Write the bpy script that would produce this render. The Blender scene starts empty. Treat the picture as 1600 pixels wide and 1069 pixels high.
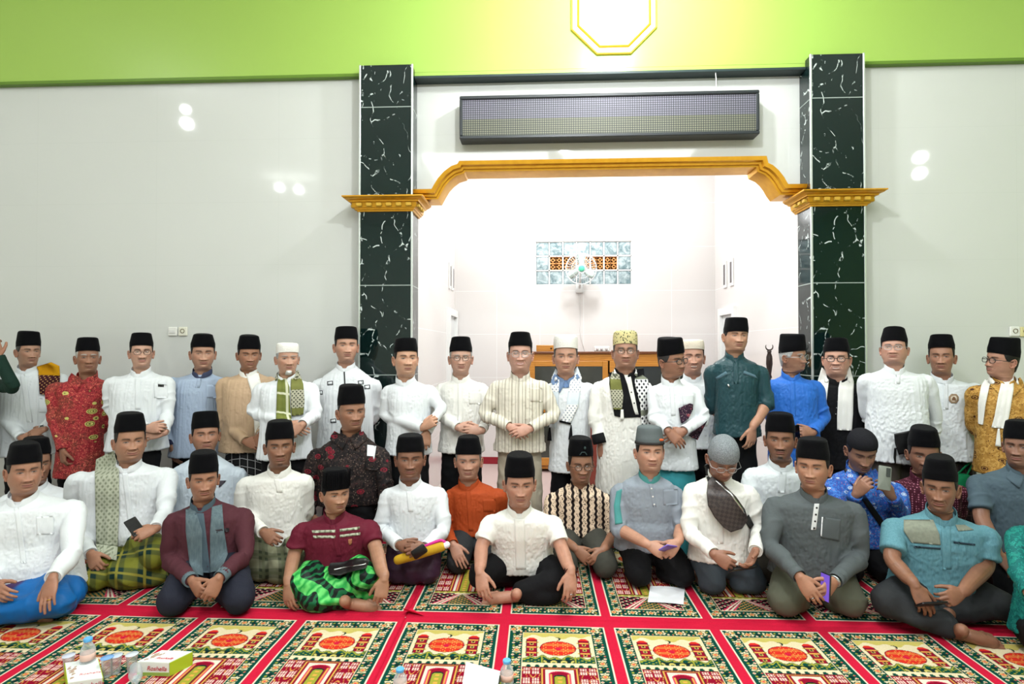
import bpy, math, random
import numpy as np
from mathutils import Vector, Matrix, Euler
from mathutils.bvhtree import BVHTree

S = bpy.context.scene
COL = S.collection
PI = math.pi

# ------------------------------------------------------------------ camera
FPX, CAMZ, YAW, PITCH = 857.0, 1.60, math.radians(2.67), math.radians(0.70)
cam = bpy.data.cameras.new('camera'); cam_o = bpy.data.objects.new('camera', cam); COL.objects.link(cam_o)
cam.sensor_width = 36.0; cam.lens = FPX / 1600 * 36.0; cam.clip_start = 0.05
cam_o.location = (0, 0, CAMZ); cam_o.rotation_euler = (PI / 2 + PITCH, 0, YAW)
S.camera = cam_o

# ------------------------------------------------------------------ world, exposure
w = bpy.data.worlds.new('hall_world'); S.world = w; w.use_nodes = True
w.node_tree.nodes['Background'].inputs[0].default_value = (0.9, 0.95, 1.0, 1)
w.node_tree.nodes['Background'].inputs[1].default_value = 0.15
S.view_settings.view_transform = 'Standard'; S.view_settings.look = 'None'
S.view_settings.exposure = -0.12; S.view_settings.gamma = 1.0
S.view_settings.use_curve_mapping = False
S.cycles.max_bounces = 8; S.cycles.diffuse_bounces = 3; S.cycles.glossy_bounces = 3
S.cycles.transmission_bounces = 8; S.cycles.transparent_max_bounces = 8
S.cycles.caustics_reflective = False; S.cycles.caustics_refractive = False
S.cycles.use_denoising = True
S.cycles.sample_clamp_indirect = 6.0

def light(name, kind, loc, power, size=0.1, color=(0.95, 0.985, 1.0), rot=(0, 0, 0), size_y=None):
    l = bpy.data.lights.new(name, kind); l.energy = power; l.color = color
    if kind == 'AREA':
        l.size = size
        if size_y: l.shape = 'RECTANGLE'; l.size_y = size_y
    else:
        l.shadow_soft_size = size
    o = bpy.data.objects.new(name, l); o.location = loc; o.rotation_euler = rot; COL.objects.link(o)
    return o
# the hall's lamps: pendants near the front wall; the area lights are unseen fill, added for bounced light
light('pendant_light', 'POINT', (0.78, 4.05, 4.78), 165, 0.09)
light('hall_light', 'POINT', (0.40, 2.3, 4.6), 225, 0.10)
light('fill_light', 'AREA', (-1.0, -1.0, 5.25), 205, 2.4, size_y=2.4)
light('fill_light', 'AREA', (1.7, -1.0, 5.25), 205, 2.4, size_y=2.4)
light('niche_light', 'POINT', (0.5, 6.3, 3.75), 135, 0.12)

# ------------------------------------------------------------------ pixel <-> world
CR = np.array(cam_o.rotation_euler.to_matrix()); CC = np.array([0, 0, CAMZ])
def ray(px, py):
    return CR @ np.array([(px - 800) / FPX, (534.5 - py) / FPX, -1.0])
def at(px, py, Y):
    d = ray(px, py); return CC + d * (Y / d[1])
def at_z(px, py, z):
    d = ray(px, py); return CC + d * ((z - CAMZ) / d[2])
def proj(p):
    q = CR.T @ (np.asarray(p, float) - CC); return np.array([800 - q[0] / q[2] * FPX, 534.5 + q[1] / q[2] * FPX])

# lamps further back in the hall, whose mirror images show in the polished wall tiles
for q_, d_, p_ in (((437, 293), 12.0, 25), ((467, 296.5), 12.0, 25), ((290, 171), 7.7, 6), ((292, 193), 7.7, 45), ((1437, 271), 7.7, 20), ((1438, 246), 7.7, 28)):
    v_ = at(*q_, d_); light('hall_light', 'POINT', (v_[0], 10.2 - d_, v_[2]), p_, .07)
# ------------------------------------------------------------------ mesh helpers: a mesh is (V, [quads], [tris])
def G(V, Q=None, T=None):
    return (np.asarray(V, float).reshape(-1, 3), np.zeros((0, 4), int) if Q is None else np.asarray(Q, int).reshape(-1, 4),
            np.zeros((0, 3), int) if T is None else np.asarray(T, int).reshape(-1, 3))
def join(*gs):
    V, Q, T, n = [], [], [], 0
    for g in gs:
        V.append(g[0]); Q.append(g[1] + n); T.append(g[2] + n); n += len(g[0])
    return (np.concatenate(V), np.concatenate(Q), np.concatenate(T))
def xf(g, M=None, t=None, s=None):
    V = g[0]
    if s is not None: V = V * np.asarray(s)
    if M is not None: V = V @ np.asarray(M).T
    if t is not None: V = V + np.asarray(t)
    return (V, g[1], g[2])
def rot(axis, a):
    return np.array(Matrix.Rotation(a, 3, axis))
def loft(S_, caps=True, closed=True):
    S_ = np.asarray(S_, float); n, m = S_.shape[:2]; V = S_.reshape(-1, 3)
    i = np.arange(n - 1)[:, None] * m; j = np.arange(m if closed else m - 1)[None, :]; j2 = (j + 1) % m
    Q = np.stack([i + j, i + j2, i + m + j2, i + m + j], -1).reshape(-1, 4)
    T = []
    if caps and closed:
        k = len(V); V = np.vstack([V, S_[0].mean(0), S_[-1].mean(0)])
        a = np.arange(m); b = (a + 1) % m; o = (n - 1) * m
        T = np.concatenate([np.stack([b, a, np.full(m, k)], 1), np.stack([o + a, o + b, np.full(m, k + 1)], 1)])
    return G(V, Q, T if len(T) else None)
def tube(pts, r, m=12, up=(0, 0, 1), flat=1.0, round_ends=True):
    """tube through pts with radii r; flat squashes it along the frame's second axis"""
    P = np.asarray(pts, float); r = np.broadcast_to(np.asarray(r, float), (len(P),)).copy()
    if round_ends:
        d0 = P[0] - P[1]; d0 /= np.linalg.norm(d0) + 1e-9; d1 = P[-1] - P[-2]; d1 /= np.linalg.norm(d1) + 1e-9
        A = [P[0] + d0 * r[0] * k for k in (.98, .8, .45)]; B = [P[-1] + d1 * r[-1] * k for k in (.45, .8, .98)]
        P = np.vstack([A, P, B]); r = np.concatenate([r[0] * np.array([.2, .6, .9]), r, r[-1] * np.array([.9, .6, .2])])
    d = np.gradient(P, axis=0); d /= np.linalg.norm(d, axis=1)[:, None] + 1e-9
    u = np.asarray(up, float); th = np.arange(m) / m * 2 * PI; out = []
    if abs(d[0] @ u) > .95: u = np.array([1., 0, 0]) if abs(d[0][0]) < .9 else np.array([0, 1., 0])
    for k in range(len(P)):
        u = u - (u @ d[k]) * d[k]; u /= np.linalg.norm(u) + 1e-9; v = np.cross(d[k], u)
        out.append(P[k] + r[k] * (np.cos(th)[:, None] * v + np.sin(th)[:, None] * u * flat))
    return loft(out)
def spline(pts, n):
    P = np.asarray(pts, float); k = len(P); P = np.vstack([2 * P[0] - P[1], P, 2 * P[-1] - P[-2]])
    t = np.linspace(0, k - 1 - 1e-6, n); i = t.astype(int); f = (t - i)[:, None]
    a, b, c, d = P[i], P[i + 1], P[i + 2], P[i + 3]
    return .5 * (2 * b + (c - a) * f + (2 * a - 5 * b + 4 * c - d) * f**2 + (3 * b - a - 3 * c + d) * f**3)
def ball(c, r, n=14, m=20):
    ph = np.linspace(0.02, PI - .02, n); th = np.arange(m) / m * 2 * PI; r = np.broadcast_to(np.asarray(r, float), (3,))
    return loft(np.stack([np.outer(np.sin(ph), np.cos(th)) * r[0], np.outer(np.sin(ph), np.sin(th)) * r[1], np.outer(np.cos(ph), np.ones(m)) * r[2]], -1) + np.asarray(c))
def box(x0, x1, y0, y1, z0, z1):
    V = [(x, y, z) for z in (z0, z1) for y in (y0, y1) for x in (x0, x1)]
    return G(V, [(0, 2, 3, 1), (4, 5, 7, 6), (0, 1, 5, 4), (2, 6, 7, 3), (0, 4, 6, 2), (1, 3, 7, 5)])
def bbox_(x0, x1, y0, y1, z0, z1, b=.004):
    """box with chamfered edges"""
    xs = [x0, x0 + b, x1 - b, x1]; ys = [y0, y0 + b, y1 - b, y1]; th = []
    def ring(ins, z):
        return [(x0 + b + ins, y0 + ins, z), (x1 - b - ins, y0 + ins, z), (x1 - ins, y0 + b + ins, z), (x1 - ins, y1 - b - ins, z), (x1 - b - ins, y1 - ins, z), (x0 + b + ins, y1 - ins, z), (x0 + ins, y1 - b - ins, z), (x0 + ins, y0 + b + ins, z)]
    return loft([ring(b * .7, z0), ring(0, z0 + b), ring(0, z1 - b), ring(b * .7, z1)])
def prism(poly, y0, y1):
    """extrude an (x,z) polygon (counter-clockwise seen from -Y) along Y; the polygon may be concave"""
    from mathutils.geometry import tessellate_polygon
    P = np.asarray(poly, float); n = len(P)
    T = np.array(tessellate_polygon([[Vector((p[0], p[1], 0)) for p in P]]))
    V = np.vstack([np.c_[P[:, 0], np.full(n, y0), P[:, 1]], np.c_[P[:, 0], np.full(n, y1), P[:, 1]]])
    a = np.arange(n); b = (a + 1) % n
    return G(V, np.stack([a, b, b + n, a + n], 1), np.vstack([T, T[:, ::-1] + n]))
def lathe(prof, m=20, c=(0, 0, 0)):
    th = np.arange(m) / m * 2 * PI
    return loft([np.c_[r * np.cos(th), r * np.sin(th), np.full(m, z)] + np.asarray(c) for r, z in prof])
def to_mesh(name, g):
    V, Q, T = g; me = bpy.data.meshes.new(name)
    nq, nt = len(Q), len(T); me.vertices.add(len(V)); me.vertices.foreach_set('co', V.astype(np.float32).ravel())
    me.loops.add(4 * nq + 3 * nt); me.loops.foreach_set('vertex_index', np.concatenate([Q.ravel(), T.ravel()]).astype(np.int32))
    me.polygons.add(nq + nt)
    me.polygons.foreach_set('loop_start', np.concatenate([np.arange(nq) * 4, 4 * nq + np.arange(nt) * 3]).astype(np.int32))
    me.update(calc_edges=True); me.validate(); return me
def fix_normals(me):
    import bmesh
    bm = bmesh.new(); bm.from_mesh(me); bmesh.ops.recalc_face_normals(bm, faces=bm.faces); bm.to_mesh(me); bm.free()
def mo(name, g, mat, parent=None, smooth=True, col=None, org=None, fix=True):
    """link ONE mesh object; g in world coordinates"""
    if g is None: print('EMPTY', name); return None
    if parent is not None: org = np.array(parent['_org'])
    elif org is None:
        lo, hi = g[0].min(0), g[0].max(0); org = np.array([(lo[0] + hi[0]) / 2, (lo[1] + hi[1]) / 2, lo[2]])
    me = to_mesh(name, xf(g, t=-org))
    if fix: fix_normals(me)
    if isinstance(smooth, (int, float)) and not isinstance(smooth, bool):
        me.polygons.foreach_set('use_smooth', np.ones(len(me.polygons), bool)); me.set_sharp_from_angle(angle=math.radians(smooth))
    else:
        me.polygons.foreach_set('use_smooth', np.full(len(me.polygons), bool(smooth)))
    if mat: me.materials.append(mat)
    if col is not None:
        a = me.color_attributes.new('Col', 'FLOAT_COLOR', 'POINT')
        a.data.foreach_set('color', np.c_[col, np.ones(len(col))].astype(np.float32).ravel())
    o = bpy.data.objects.new(name, me); COL.objects.link(o)
    if parent is not None:
        o.parent = parent['_root']
    else: o.location = org
    return o
class Node(dict): pass
def thing(name, label, cat, loc, group=None):
    o = bpy.data.objects.new(name, None); o.empty_display_size = .1; COL.objects.link(o); o.location = loc
    o['label'] = label; o['category'] = cat
    if group: o['group'] = group
    return Node(_root=o, _org=np.asarray(loc, float))
def under(o, nd):
    """children of a part (sub-parts) share the part's frame"""
    return Node(_root=o, _org=nd['_org'])
def tag(o, label, cat, group=None):
    o['label'] = label; o['category'] = cat
    if group: o['group'] = group
    return o
def struct(name, g, mat, parent=None, smooth=False):
    o = mo(name, g, mat, parent, smooth)
    if parent is None: o['kind'] = 'structure'
    return o

def remesh(g, vox, it=2):
    me = to_mesh('tmp', g); o = bpy.data.objects.new('tmp', me); COL.objects.link(o)
    md = o.modifiers.new('r', 'REMESH'); md.mode = 'VOXEL'; md.voxel_size = vox
    ev = o.evaluated_get(bpy.context.evaluated_depsgraph_get()); m2 = ev.to_mesh()
    V = np.empty(len(m2.vertices) * 3, np.float32); m2.vertices.foreach_get('co', V)
    L = np.empty(len(m2.loops), np.int32); m2.loops.foreach_get('vertex_index', L)
    ev.to_mesh_clear(); bpy.data.objects.remove(o); bpy.data.meshes.remove(me)
    r = G(V.reshape(-1, 3), L.reshape(-1, 4)); return (smoothed(r, it), r[1], r[2])
def smoothed(g, it, lam=.5):
    V, Q = g[0].copy(), g[1]; n = len(V)
    a = Q.ravel(); b = np.roll(Q, -1, 1).ravel(); a, b = np.concatenate([a, b]), np.concatenate([b, a])
    c = np.bincount(a, minlength=n).astype(float); c[c == 0] = 1
    for _ in range(it):
        m = np.stack([np.bincount(a, V[b, k], n) for k in range(3)], 1) / c[:, None]; V += lam * (m - V)
    return V
def vnormals(g):
    V, Q = g[0], g[1]; fn = np.cross(V[Q[:, 2]] - V[Q[:, 0]], V[Q[:, 3]] - V[Q[:, 1]]); N = np.zeros_like(V)
    for k in range(4):
        for d in range(3): N[:, d] += np.bincount(Q[:, k], fn[:, d], len(V))
    return N / (np.linalg.norm(N, axis=1)[:, None] + 1e-12)
def vnoise(P):
    P = np.asarray(P, float); i = np.floor(P).astype(np.int64); f = P - i; f = f * f * (3 - 2 * f); r = 0
    for dx in (0, 1):
        for dy in (0, 1):
            for dz in (0, 1):
                h = (i[:, 0] + dx) * 374761393 + (i[:, 1] + dy) * 668265263 + (i[:, 2] + dz) * 2147483647
                h = (h ^ (h >> 13)) * 1274126177 & 0x7fffffff; h = (h ^ (h >> 16)) & 0xffff
                r = r + h / 32767.5 * np.where(dx, f[:, 0], 1 - f[:, 0]) * np.where(dy, f[:, 1], 1 - f[:, 1]) * np.where(dz, f[:, 2], 1 - f[:, 2])
    return r - 1

# ------------------------------------------------------------------ materials
def lin(c):
    if isinstance(c, str): c = tuple(int(c[i:i + 2], 16) for i in (0, 2, 4))
    return tuple((x / 255 / 12.92 if x / 255 <= .04045 else ((x / 255 + .055) / 1.055) ** 2.4) for x in c)
_M = {}
class NT:
    def __init__(s, name, rough=.6, spec=.3, metal=0, coat=0, coat_r=.1, sheen=0):
        s.m = bpy.data.materials.new(name); s.m.use_nodes = True; s.t = s.m.node_tree; s.b = s.t.nodes['Principled BSDF']
        s.b.inputs['Roughness'].default_value = rough; s.b.inputs['Specular IOR Level'].default_value = spec; s.b.inputs['Metallic'].default_value = metal
        s.b.inputs['Coat Weight'].default_value = coat; s.b.inputs['Coat Roughness'].default_value = coat_r; s.b.inputs['Sheen Weight'].default_value = sheen
        s.tc = None
    def n(s, typ, **kw):
        nd = s.t.nodes.new(typ)
        for k, v in kw.items():
            if k.startswith('i_'): nd.inputs[k[2:].replace('_', ' ')].default_value = v
            elif k.startswith('x'): nd.inputs[int(k[1:])].default_value = v
            else: setattr(nd, k, v)
        return nd
    def l(s, a, b): s.t.links.new(a, b)
    def obj(s, scale=(1, 1, 1), rotz=(0, 0, 0), loc=(0, 0, 0)):
        if not s.tc: s.tc = s.n('ShaderNodeTexCoord')
        mp = s.n('ShaderNodeMapping'); mp.inputs['Scale'].default_value = scale; mp.inputs['Rotation'].default_value = rotz; mp.inputs['Location'].default_value = loc
        s.l(s.tc.outputs['Object'], mp.inputs[0]); return mp.outputs[0]
    def noise(s, scale, vec=None, detail=3, rough=.5, dist=0):
        nd = s.n('ShaderNodeTexNoise', i_Scale=scale, i_Detail=detail, i_Roughness=rough, i_Distortion=dist); s.l(vec if vec is not None else s.obj(), nd.inputs['Vector']); return nd.outputs['Fac']
    def voro(s, scale, vec=None, feature='F1', out='Distance', rand=1):
        nd = s.n('ShaderNodeTexVoronoi', feature=feature, i_Scale=scale, i_Randomness=rand); s.l(vec if vec is not None else s.obj(), nd.inputs['Vector']); return nd.outputs[out]
    def wave(s, scale, vec=None, axis='X', dist=0, dscale=1, detail=2):
        nd = s.n('ShaderNodeTexWave', bands_direction=axis, i_Scale=scale, i_Distortion=dist); nd.inputs['Detail'].default_value = detail; nd.inputs['Detail Scale'].default_value = dscale
        s.l(vec if vec is not None else s.obj(), nd.inputs['Vector']); return nd.outputs['Fac']
    def math(s, op, a, b=0.0):
        nd = s.n('ShaderNodeMath', operation=op)
        for k, v in ((0, a), (1, b)):
            if isinstance(v, (int, float)): nd.inputs[k].default_value = v
            else: s.l(v, nd.inputs[k])
        return nd.outputs[0]
    def step(s, a, t, soft=.02):
        nd = s.n('ShaderNodeMapRange', interpolation_type='SMOOTHSTEP'); s.l(a, nd.inputs[0]); nd.inputs[1].default_value = t - soft; nd.inputs[2].default_value = t + soft; return nd.outputs[0]
    def mix(s, f, a, b):
        nd = s.n('ShaderNodeMix', data_type='RGBA')
        if isinstance(f, (int, float)): nd.inputs[0].default_value = f
        else: s.l(f, nd.inputs[0])
        for k, v in ((6, a), (7, b)):
            if isinstance(v, (tuple, str)): nd.inputs[k].default_value = (*lin(v), 1) if (isinstance(v, str) or max(v) > 1) else (*v[:3], 1)
            else: s.l(v, nd.inputs[k])
        return nd.outputs[2]
    def col(s, c):
        if isinstance(c, (tuple, str)): s.b.inputs['Base Color'].default_value = (*lin(c), 1)
        else: s.l(c, s.b.inputs['Base Color'])
        return s
    def bump(s, h, strength=.3, dist=.01):
        nd = s.n('ShaderNodeBump'); nd.inputs['Strength'].default_value = strength; nd.inputs['Distance'].default_value = dist; s.l(h, nd.inputs['Height']); s.l(nd.outputs[0], s.b.inputs['Normal']); return s
def xyz(n, vec):
    sp = n.n('ShaderNodeSeparateXYZ'); n.l(vec, sp.inputs[0]); return sp.outputs
def fabric_bump(n, k=.35, sc=1.0):
    a = n.noise(15 * sc, n.obj((1, 1, .5)), 2, .5, 1.2); b = n.noise(420, None, 1); r_ = n.math('ABSOLUTE', n.math('SUBTRACT', a, .5))
    n.bump(n.math('ADD', r_, n.math('MULTIPLY', b, .02)), k, .02)
def cloth(c, rough=.75, bump=.2, var=.0, sheen=0.0):
    key = ('cloth', c, rough, bump)
    if key not in _M:
        n = NT('woven_cloth', rough, .2, sheen=sheen); n.col(c); fabric_bump(n, bump); _M[key] = n.m
    return _M[key]
def plain(c, rough=.5, spec=.4, metal=0, coat=0, name='plain'):
    key = ('plain', c, rough, spec, metal, coat)
    if key not in _M:
        n = NT(name, rough, spec, metal, coat); n.col(c); _M[key] = n.m
    return _M[key]
# ------------------------------------------------------------------ setting materials
def tile_mat(name, c, rough, bw, bh, joint, jcol, spec=.5):
    n = NT(name, rough, spec); v = n.obj(rotz=(PI / 2, 0, 0))
    br = n.n('ShaderNodeTexBrick', offset=0.0, i_Scale=1.0); br.inputs['Brick Width'].default_value = bw; br.inputs['Row Height'].default_value = bh
    br.inputs['Mortar Size'].default_value = joint; br.inputs['Mortar Smooth'].default_value = .3
    n.l(v, br.inputs['Vector']); br.inputs['Color1'].default_value = (*lin(c), 1); br.inputs['Color2'].default_value = (*lin(c), 1); br.inputs['Mortar'].default_value = (*lin(jcol), 1)
    cl = n.noise(1.2, None, 4); n.col(n.mix(n.math('MULTIPLY', cl, .10), br.outputs['Color'], (168, 176, 172)))
    return n.m
M_TILE = tile_mat('polished_wall_tile', (212, 214, 210), .05, 1.2, .6, .0012, (203, 206, 201), .5)
M_NICHE = tile_mat('white_niche_tile', (232, 226, 224), .12, .6, .6, .003, (250, 250, 250), .35)
n = NT('green_wall_paint', .32, .5); n.col((158, 192, 88)); n.bump(n.noise(5, None, 2), .04, .02); M_GREEN = n.m
n = NT('white_ceiling_paint', .8, .2); n.col((242, 242, 236)); M_CEIL = n.m
M_WHITE = plain((240, 240, 238), .45, name='white_paint')
n = NT('cream_floor_tile', .25, .4); n.col(n.mix(n.noise(3), (206, 202, 190), (222, 218, 208))); M_FLOOR = n.m
# green-black marble with broken white veins
n = NT('black_green_marble', .06, .5); o_ = n.obj()
wob = n.n('ShaderNodeTexNoise', i_Scale=2.2, i_Detail=3); n.l(o_, wob.inputs['Vector'])
add = n.n('ShaderNodeVectorMath', operation='MULTIPLY_ADD'); n.l(wob.outputs['Color'], add.inputs[0]); add.inputs[1].default_value = (.55, .55, .55); n.l(o_, add.inputs[2])
mp = n.n('ShaderNodeMapping'); mp.inputs['Scale'].default_value = (1.5, 1.5, .62); mp.inputs['Rotation'].default_value = (0, .55, 0); n.l(add.outputs[0], mp.inputs[0])
ve = n.voro(3.3, mp.outputs[0], 'DISTANCE_TO_EDGE'); vein = n.math('SUBTRACT', 1.0, n.step(ve, .012, .011))
brk = n.step(n.noise(15, None, 3, .6), .53, .05); big = n.step(n.noise(2.0, None, 2), .41, .08)
spk = n.step(n.noise(34, n.obj((1, 1, .5)), 2), .745, .02)
f = n.math('MAXIMUM', n.math('MULTIPLY', n.math('MULTIPLY', vein, brk), big), n.math('MULTIPLY', spk, .6))
zz = xyz(n, n.obj())[2]; jt = n.math('PINGPONG', n.math('ADD', zz, .28), .41); jl = n.math('SUBTRACT', 1.0, n.step(jt, .004, .002))
n.col(n.mix(jl, n.mix(f, n.mix(n.noise(1.5), (9, 20, 24), (16, 38, 34)), (215, 225, 222)), (150, 160, 155))); M_MARBLE = n.m
n = NT('gold_paint', .3, .5, .55); n.col(n.mix(n.noise(14, None, 3), (196, 134, 22), (226, 170, 44))); M_GOLD = n.m
n = NT('pale_gold_paint', .55, .3, 0); n.col((206, 164, 58)); M_PGOLD = n.m
M_BLACKP = plain((30, 36, 40), .4, .5, name='dark_frame')

# ------------------------------------------------------------------ setting geometry
YW, YH, YP, YG, YB = 5.10, 5.16, 4.95, 5.05, 7.60       # side wall, header, pillar face, green wall, niche back
pl0, pl1 = at(562, 300, YP)[0], at(643.5, 300, YP)[0]; pr0, pr1 = at(1268, 300, YP)[0], at(1351, 300, YP)[0]
ZG = at(300, 121.5, YG)[2]; ZP = at(960, 101, YP)[2]
HX, HY0, HZ = 8.2, -7.0, 5.45
struct('floor', box(-HX - .2, HX + .2, HY0 - .2, YB + .25, -.12, 0), M_FLOOR)
struct('ceiling', box(-HX - .2, HX + .2, HY0 - .2, YB + .25, HZ, HZ + .15), M_CEIL)
struct('wall_left', box(-HX - .2, -HX, HY0 - .2, YW + .4, 0, HZ), M_CEIL)
struct('wall_right', box(HX, HX + .2, HY0 - .2, YW + .4, 0, HZ), M_GREEN)
struct('wall_rear', box(-HX, HX, HY0 - .2, HY0, 0, HZ), M_CEIL)
struct('wall_front_left', box(-HX, pl0 + .1, YW, YW + .2, 0, ZG + .02), M_TILE)
struct('wall_front_right', box(pr1 - .1, HX, YW, YW + .2, 0, ZG + .02), M_TILE)
struct('wall_front_top', join(box(-HX, HX, YG, YG + .2, ZG, HZ)), M_GREEN)
for nm, x0, x1 in (('trim_1', -HX, pl0), ('trim_2', pr1, HX)):
    struct(nm, bbox_(x0, x1, YG - .012, YW, ZG - .03, ZG, .005), plain((96, 130, 40), .5, name='green_edge'))
# header over the niche with its stepped arch
def W(px, py, Y=YH): p = at(px, py, Y); return (p[0], p[2])
LP = [W(640, 309), W(683, 308), W(688, 300), W(694, 290), W(702, 281), W(712, 273.5), W(723, 270), W(725, 264)]
RP = [W(1182, 262), W(1184, 268), W(1193, 272), W(1201, 279), W(1208, 288), W(1213, 297), W(1217, 304), W(1262, 302)]
zt = (LP[-1][1] + RP[0][1]) / 2; LP[-1] = (LP[-1][0], zt); RP[0] = (RP[0][0], zt)
zb = (LP[0][1] + LP[1][1] + RP[-1][1] + RP[-2][1]) / 4
LP[0] = (pl1 + .0, zb); LP[1] = (LP[1][0], zb); RP[-1] = (pr0, zb); RP[-2] = (RP[-2][0], zb)
PATH = LP + RP
struct('wall_header', prism([PATH[0]] + PATH[1:] + [(pr0, ZP + .1), (pl1, ZP + .1)], YH, YH + .16), M_TILE)
struct('trim_3', box(pl1 - .01, pr0 + .01, YG + .002, YH + .1, ZP - .015, ZG), M_GREEN)
struct('trim_4', bbox_(pl1, pr0, YG - .012, YH + .02, ZP - .04, ZP - .015, .004), plain((36, 52, 52), .5, name='dark_edge'))
def sweep(path, prof, closed=False):
    P = np.asarray(path, float); d = np.gradient(P, axis=0)
    if closed: d = np.roll(P, -1, 0) - np.roll(P, 1, 0)
    s1 = np.diff(P, axis=0, append=P[:1] if closed else P[-1:] * 2 - P[-2:-1]); s1 /= np.linalg.norm(s1, axis=1)[:, None]
    s0 = np.roll(s1, 1, 0)
    if not closed: s0[0] = s1[0]; s1[-1] = s0[-1]
    n0 = np.c_[-s0[:, 1], s0[:, 0]]; n1 = np.c_[-s1[:, 1], s1[:, 0]]; m = n0 + n1; m /= np.linalg.norm(m, axis=1)[:, None]
    k = 1 / np.clip((m * n0).sum(1), .5, 1)
    R = [[(p[0] + q[0] * kk * a, y, p[1] + q[1] * kk * a) for a, y in prof] for p, q, kk in zip(P, m, k)]
    if closed: R.append(R[0])
    return loft(R, caps=not closed)
prof = [(-.035, YH + .15), (-.035, YH - .02), (-.03, YH - .06), (-.015, YH - .065), (-.012, YH - .085), (.005, YH - .095), (.012, YH - .125), (.03, YH - .135), (.045, YH - .14), (.05, YH - .12), (.05, YH + .001)]
struct('trim_5', sweep(PATH, prof), M_GOLD, smooth=40)
# pillars
for x0, x1, lab in ((pl0, pl1, 'black green marble pillar with gold capital left of the niche'), (pr0, pr1, 'black green marble pillar with gold capital right of the niche')):
    nd = thing('pillar', lab, 'pillar', ((x0 + x1) / 2, YP + .14, 0), 'marble pillars')
    mo('shaft', bbox_(x0, x1, YP, YW + .13, 0, ZP + .05, .006), M_MARBLE, nd, False)
    for xe in (x0, x1):
        mo('edge_trim', bbox_(xe - .008, xe + .008, YP - .006, YP + .012, 0, ZP + .05, .002), plain((225, 232, 230), .25, .5, .6, name='aluminium'), nd, False)
    zc0 = at((562 + 643) / 2, 331, YP)[2]; zc1 = at(600, 304.5, YP - .12)[2]
    def rect(o, z): return [(x0 - o, YP - o, z), (x1 + o, YP - o, z), (x1 + o, YW + .14, z), (x0 - o, YW + .14, z)]
    h = zc1 - zc0
    cp = loft([rect(o, zc0 + h * t) for t, o in ((0, .012), (.12, .02), (.13, .03), (.24, .035), (.25, .045), (.62, .055), (.63, .075), (.72, .08), (.8, .105), (.9, .118), (.91, .125), (1, .125))])
    c_o = mo('capital', cp, M_GOLD, nd, 30)
    dn = []
    for k in range(6):
        xc = x0 - .03 + (x1 - x0 + .06) * (k + .5) / 6; dn.append(bbox_(xc - .026, xc + .026, YP - .078, YP - .02, zc0 + h * .3, zc0 + h * .56, .006))
    for sx in (x0 - .05, x1 + .05):
        for k in range(3):
            yc = YP + .0 + k * .085; dn.append(bbox_(sx - .025, sx + .025, yc - .026, yc + .026, zc0 + h * .3, zc0 + h * .56, .006))
    mo('dentil_course', join(*dn), M_PGOLD, under(c_o, nd), False)
# niche
nx0, nx1 = at(653, 400, 5.23)[0], at(1245, 400, 5.23)[0]; ZN = 4.15
struct('wall_niche_left', box(nx0 - .15, nx0, YH + .05, YB + .2, 0, ZN), M_NICHE)
struct('wall_niche_right', box(nx1, nx1 + .15, YH + .05, YB + .2, 0, ZN), M_NICHE)
gx0, gx1 = at(837, 411, YB)[0], at(987, 411, YB)[0]; gz0, gz1 = at(912, 445, YB)[2], at(912, 377, YB)[2]
struct('wall_niche_back', join(box(nx0 - .1, gx0, YB, YB + .2, 0, ZN), box(gx1, nx1 + .1, YB, YB + .2, 0, ZN), box(gx0, gx1, YB, YB + .2, 0, gz0), box(gx0, gx1, YB, YB + .2, gz1, ZN)), M_NICHE)
struct('wall_niche_ceiling', box(nx0 - .15, nx1 + .15, YH + .17, YB + .2, ZN, ZN + .12), M_CEIL)
struct('baseboard_niche', bbox_(nx0, nx1, YB - .015, YB, .0, .10, .004), plain((150, 30, 44), .5, name='red_skirting'))
for nm, X, sgn, pa, pb, zt_ in (('door_1', nx0, 1, 696.5, 710.5, 2.12), ('door_2', nx1, -1, 1122.5, 1147, 2.12)):
    ya, yb = sorted([abs(X) * FPX / abs(840 - p) if nm == 'door_1' else X * FPX / (p - 840) for p in (pa, pb)]); yb = min(yb, YB - .02); ya = min(ya, yb - .55)
    d_ = struct(nm, join(box(min(X, X + sgn * .05), max(X, X + sgn * .05), ya, ya + .08, 0, zt_), box(min(X, X + sgn * .05), max(X, X + sgn * .05), yb - .08, yb, 0, zt_), box(min(X, X + sgn * .05), max(X, X + sgn * .05), ya + .08, yb - .08, zt_ - .09, zt_)), M_WHITE)
    nn = Node(_root=d_, _org=np.array(d_.location))
    mo('door_panel', bbox_(min(X, X + sgn * .012), max(X, X + sgn * .012), ya + .08, yb - .08, .01, zt_ - .09, .002), plain((222, 224, 224), .35, name='door_paint'), nn, False)
    for k in range(2):
        yy = (ya + yb) / 2 + (k - .5) * .24; z0, z1 = 2.38, 2.72
        v_ = struct('trim_%d' % (6 + k + (0 if sgn > 0 else 2)), join(bbox_(min(X, X + sgn * .02), max(X, X + sgn * .02), yy - .055, yy + .055, z0, z1, .004)), plain((236, 234, 232), .5, name='vent_frame'))
        mo('vent_slot', bbox_(min(X + sgn * .02, X + sgn * .022), max(X + sgn * .02, X + sgn * .022), yy - .03, yy + .03, z0 + .04, z1 - .04, .0005), plain((110, 104, 106), .7, name='vent_dark'), Node(_root=v_, _org=np.array(v_.location)), False)
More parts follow.
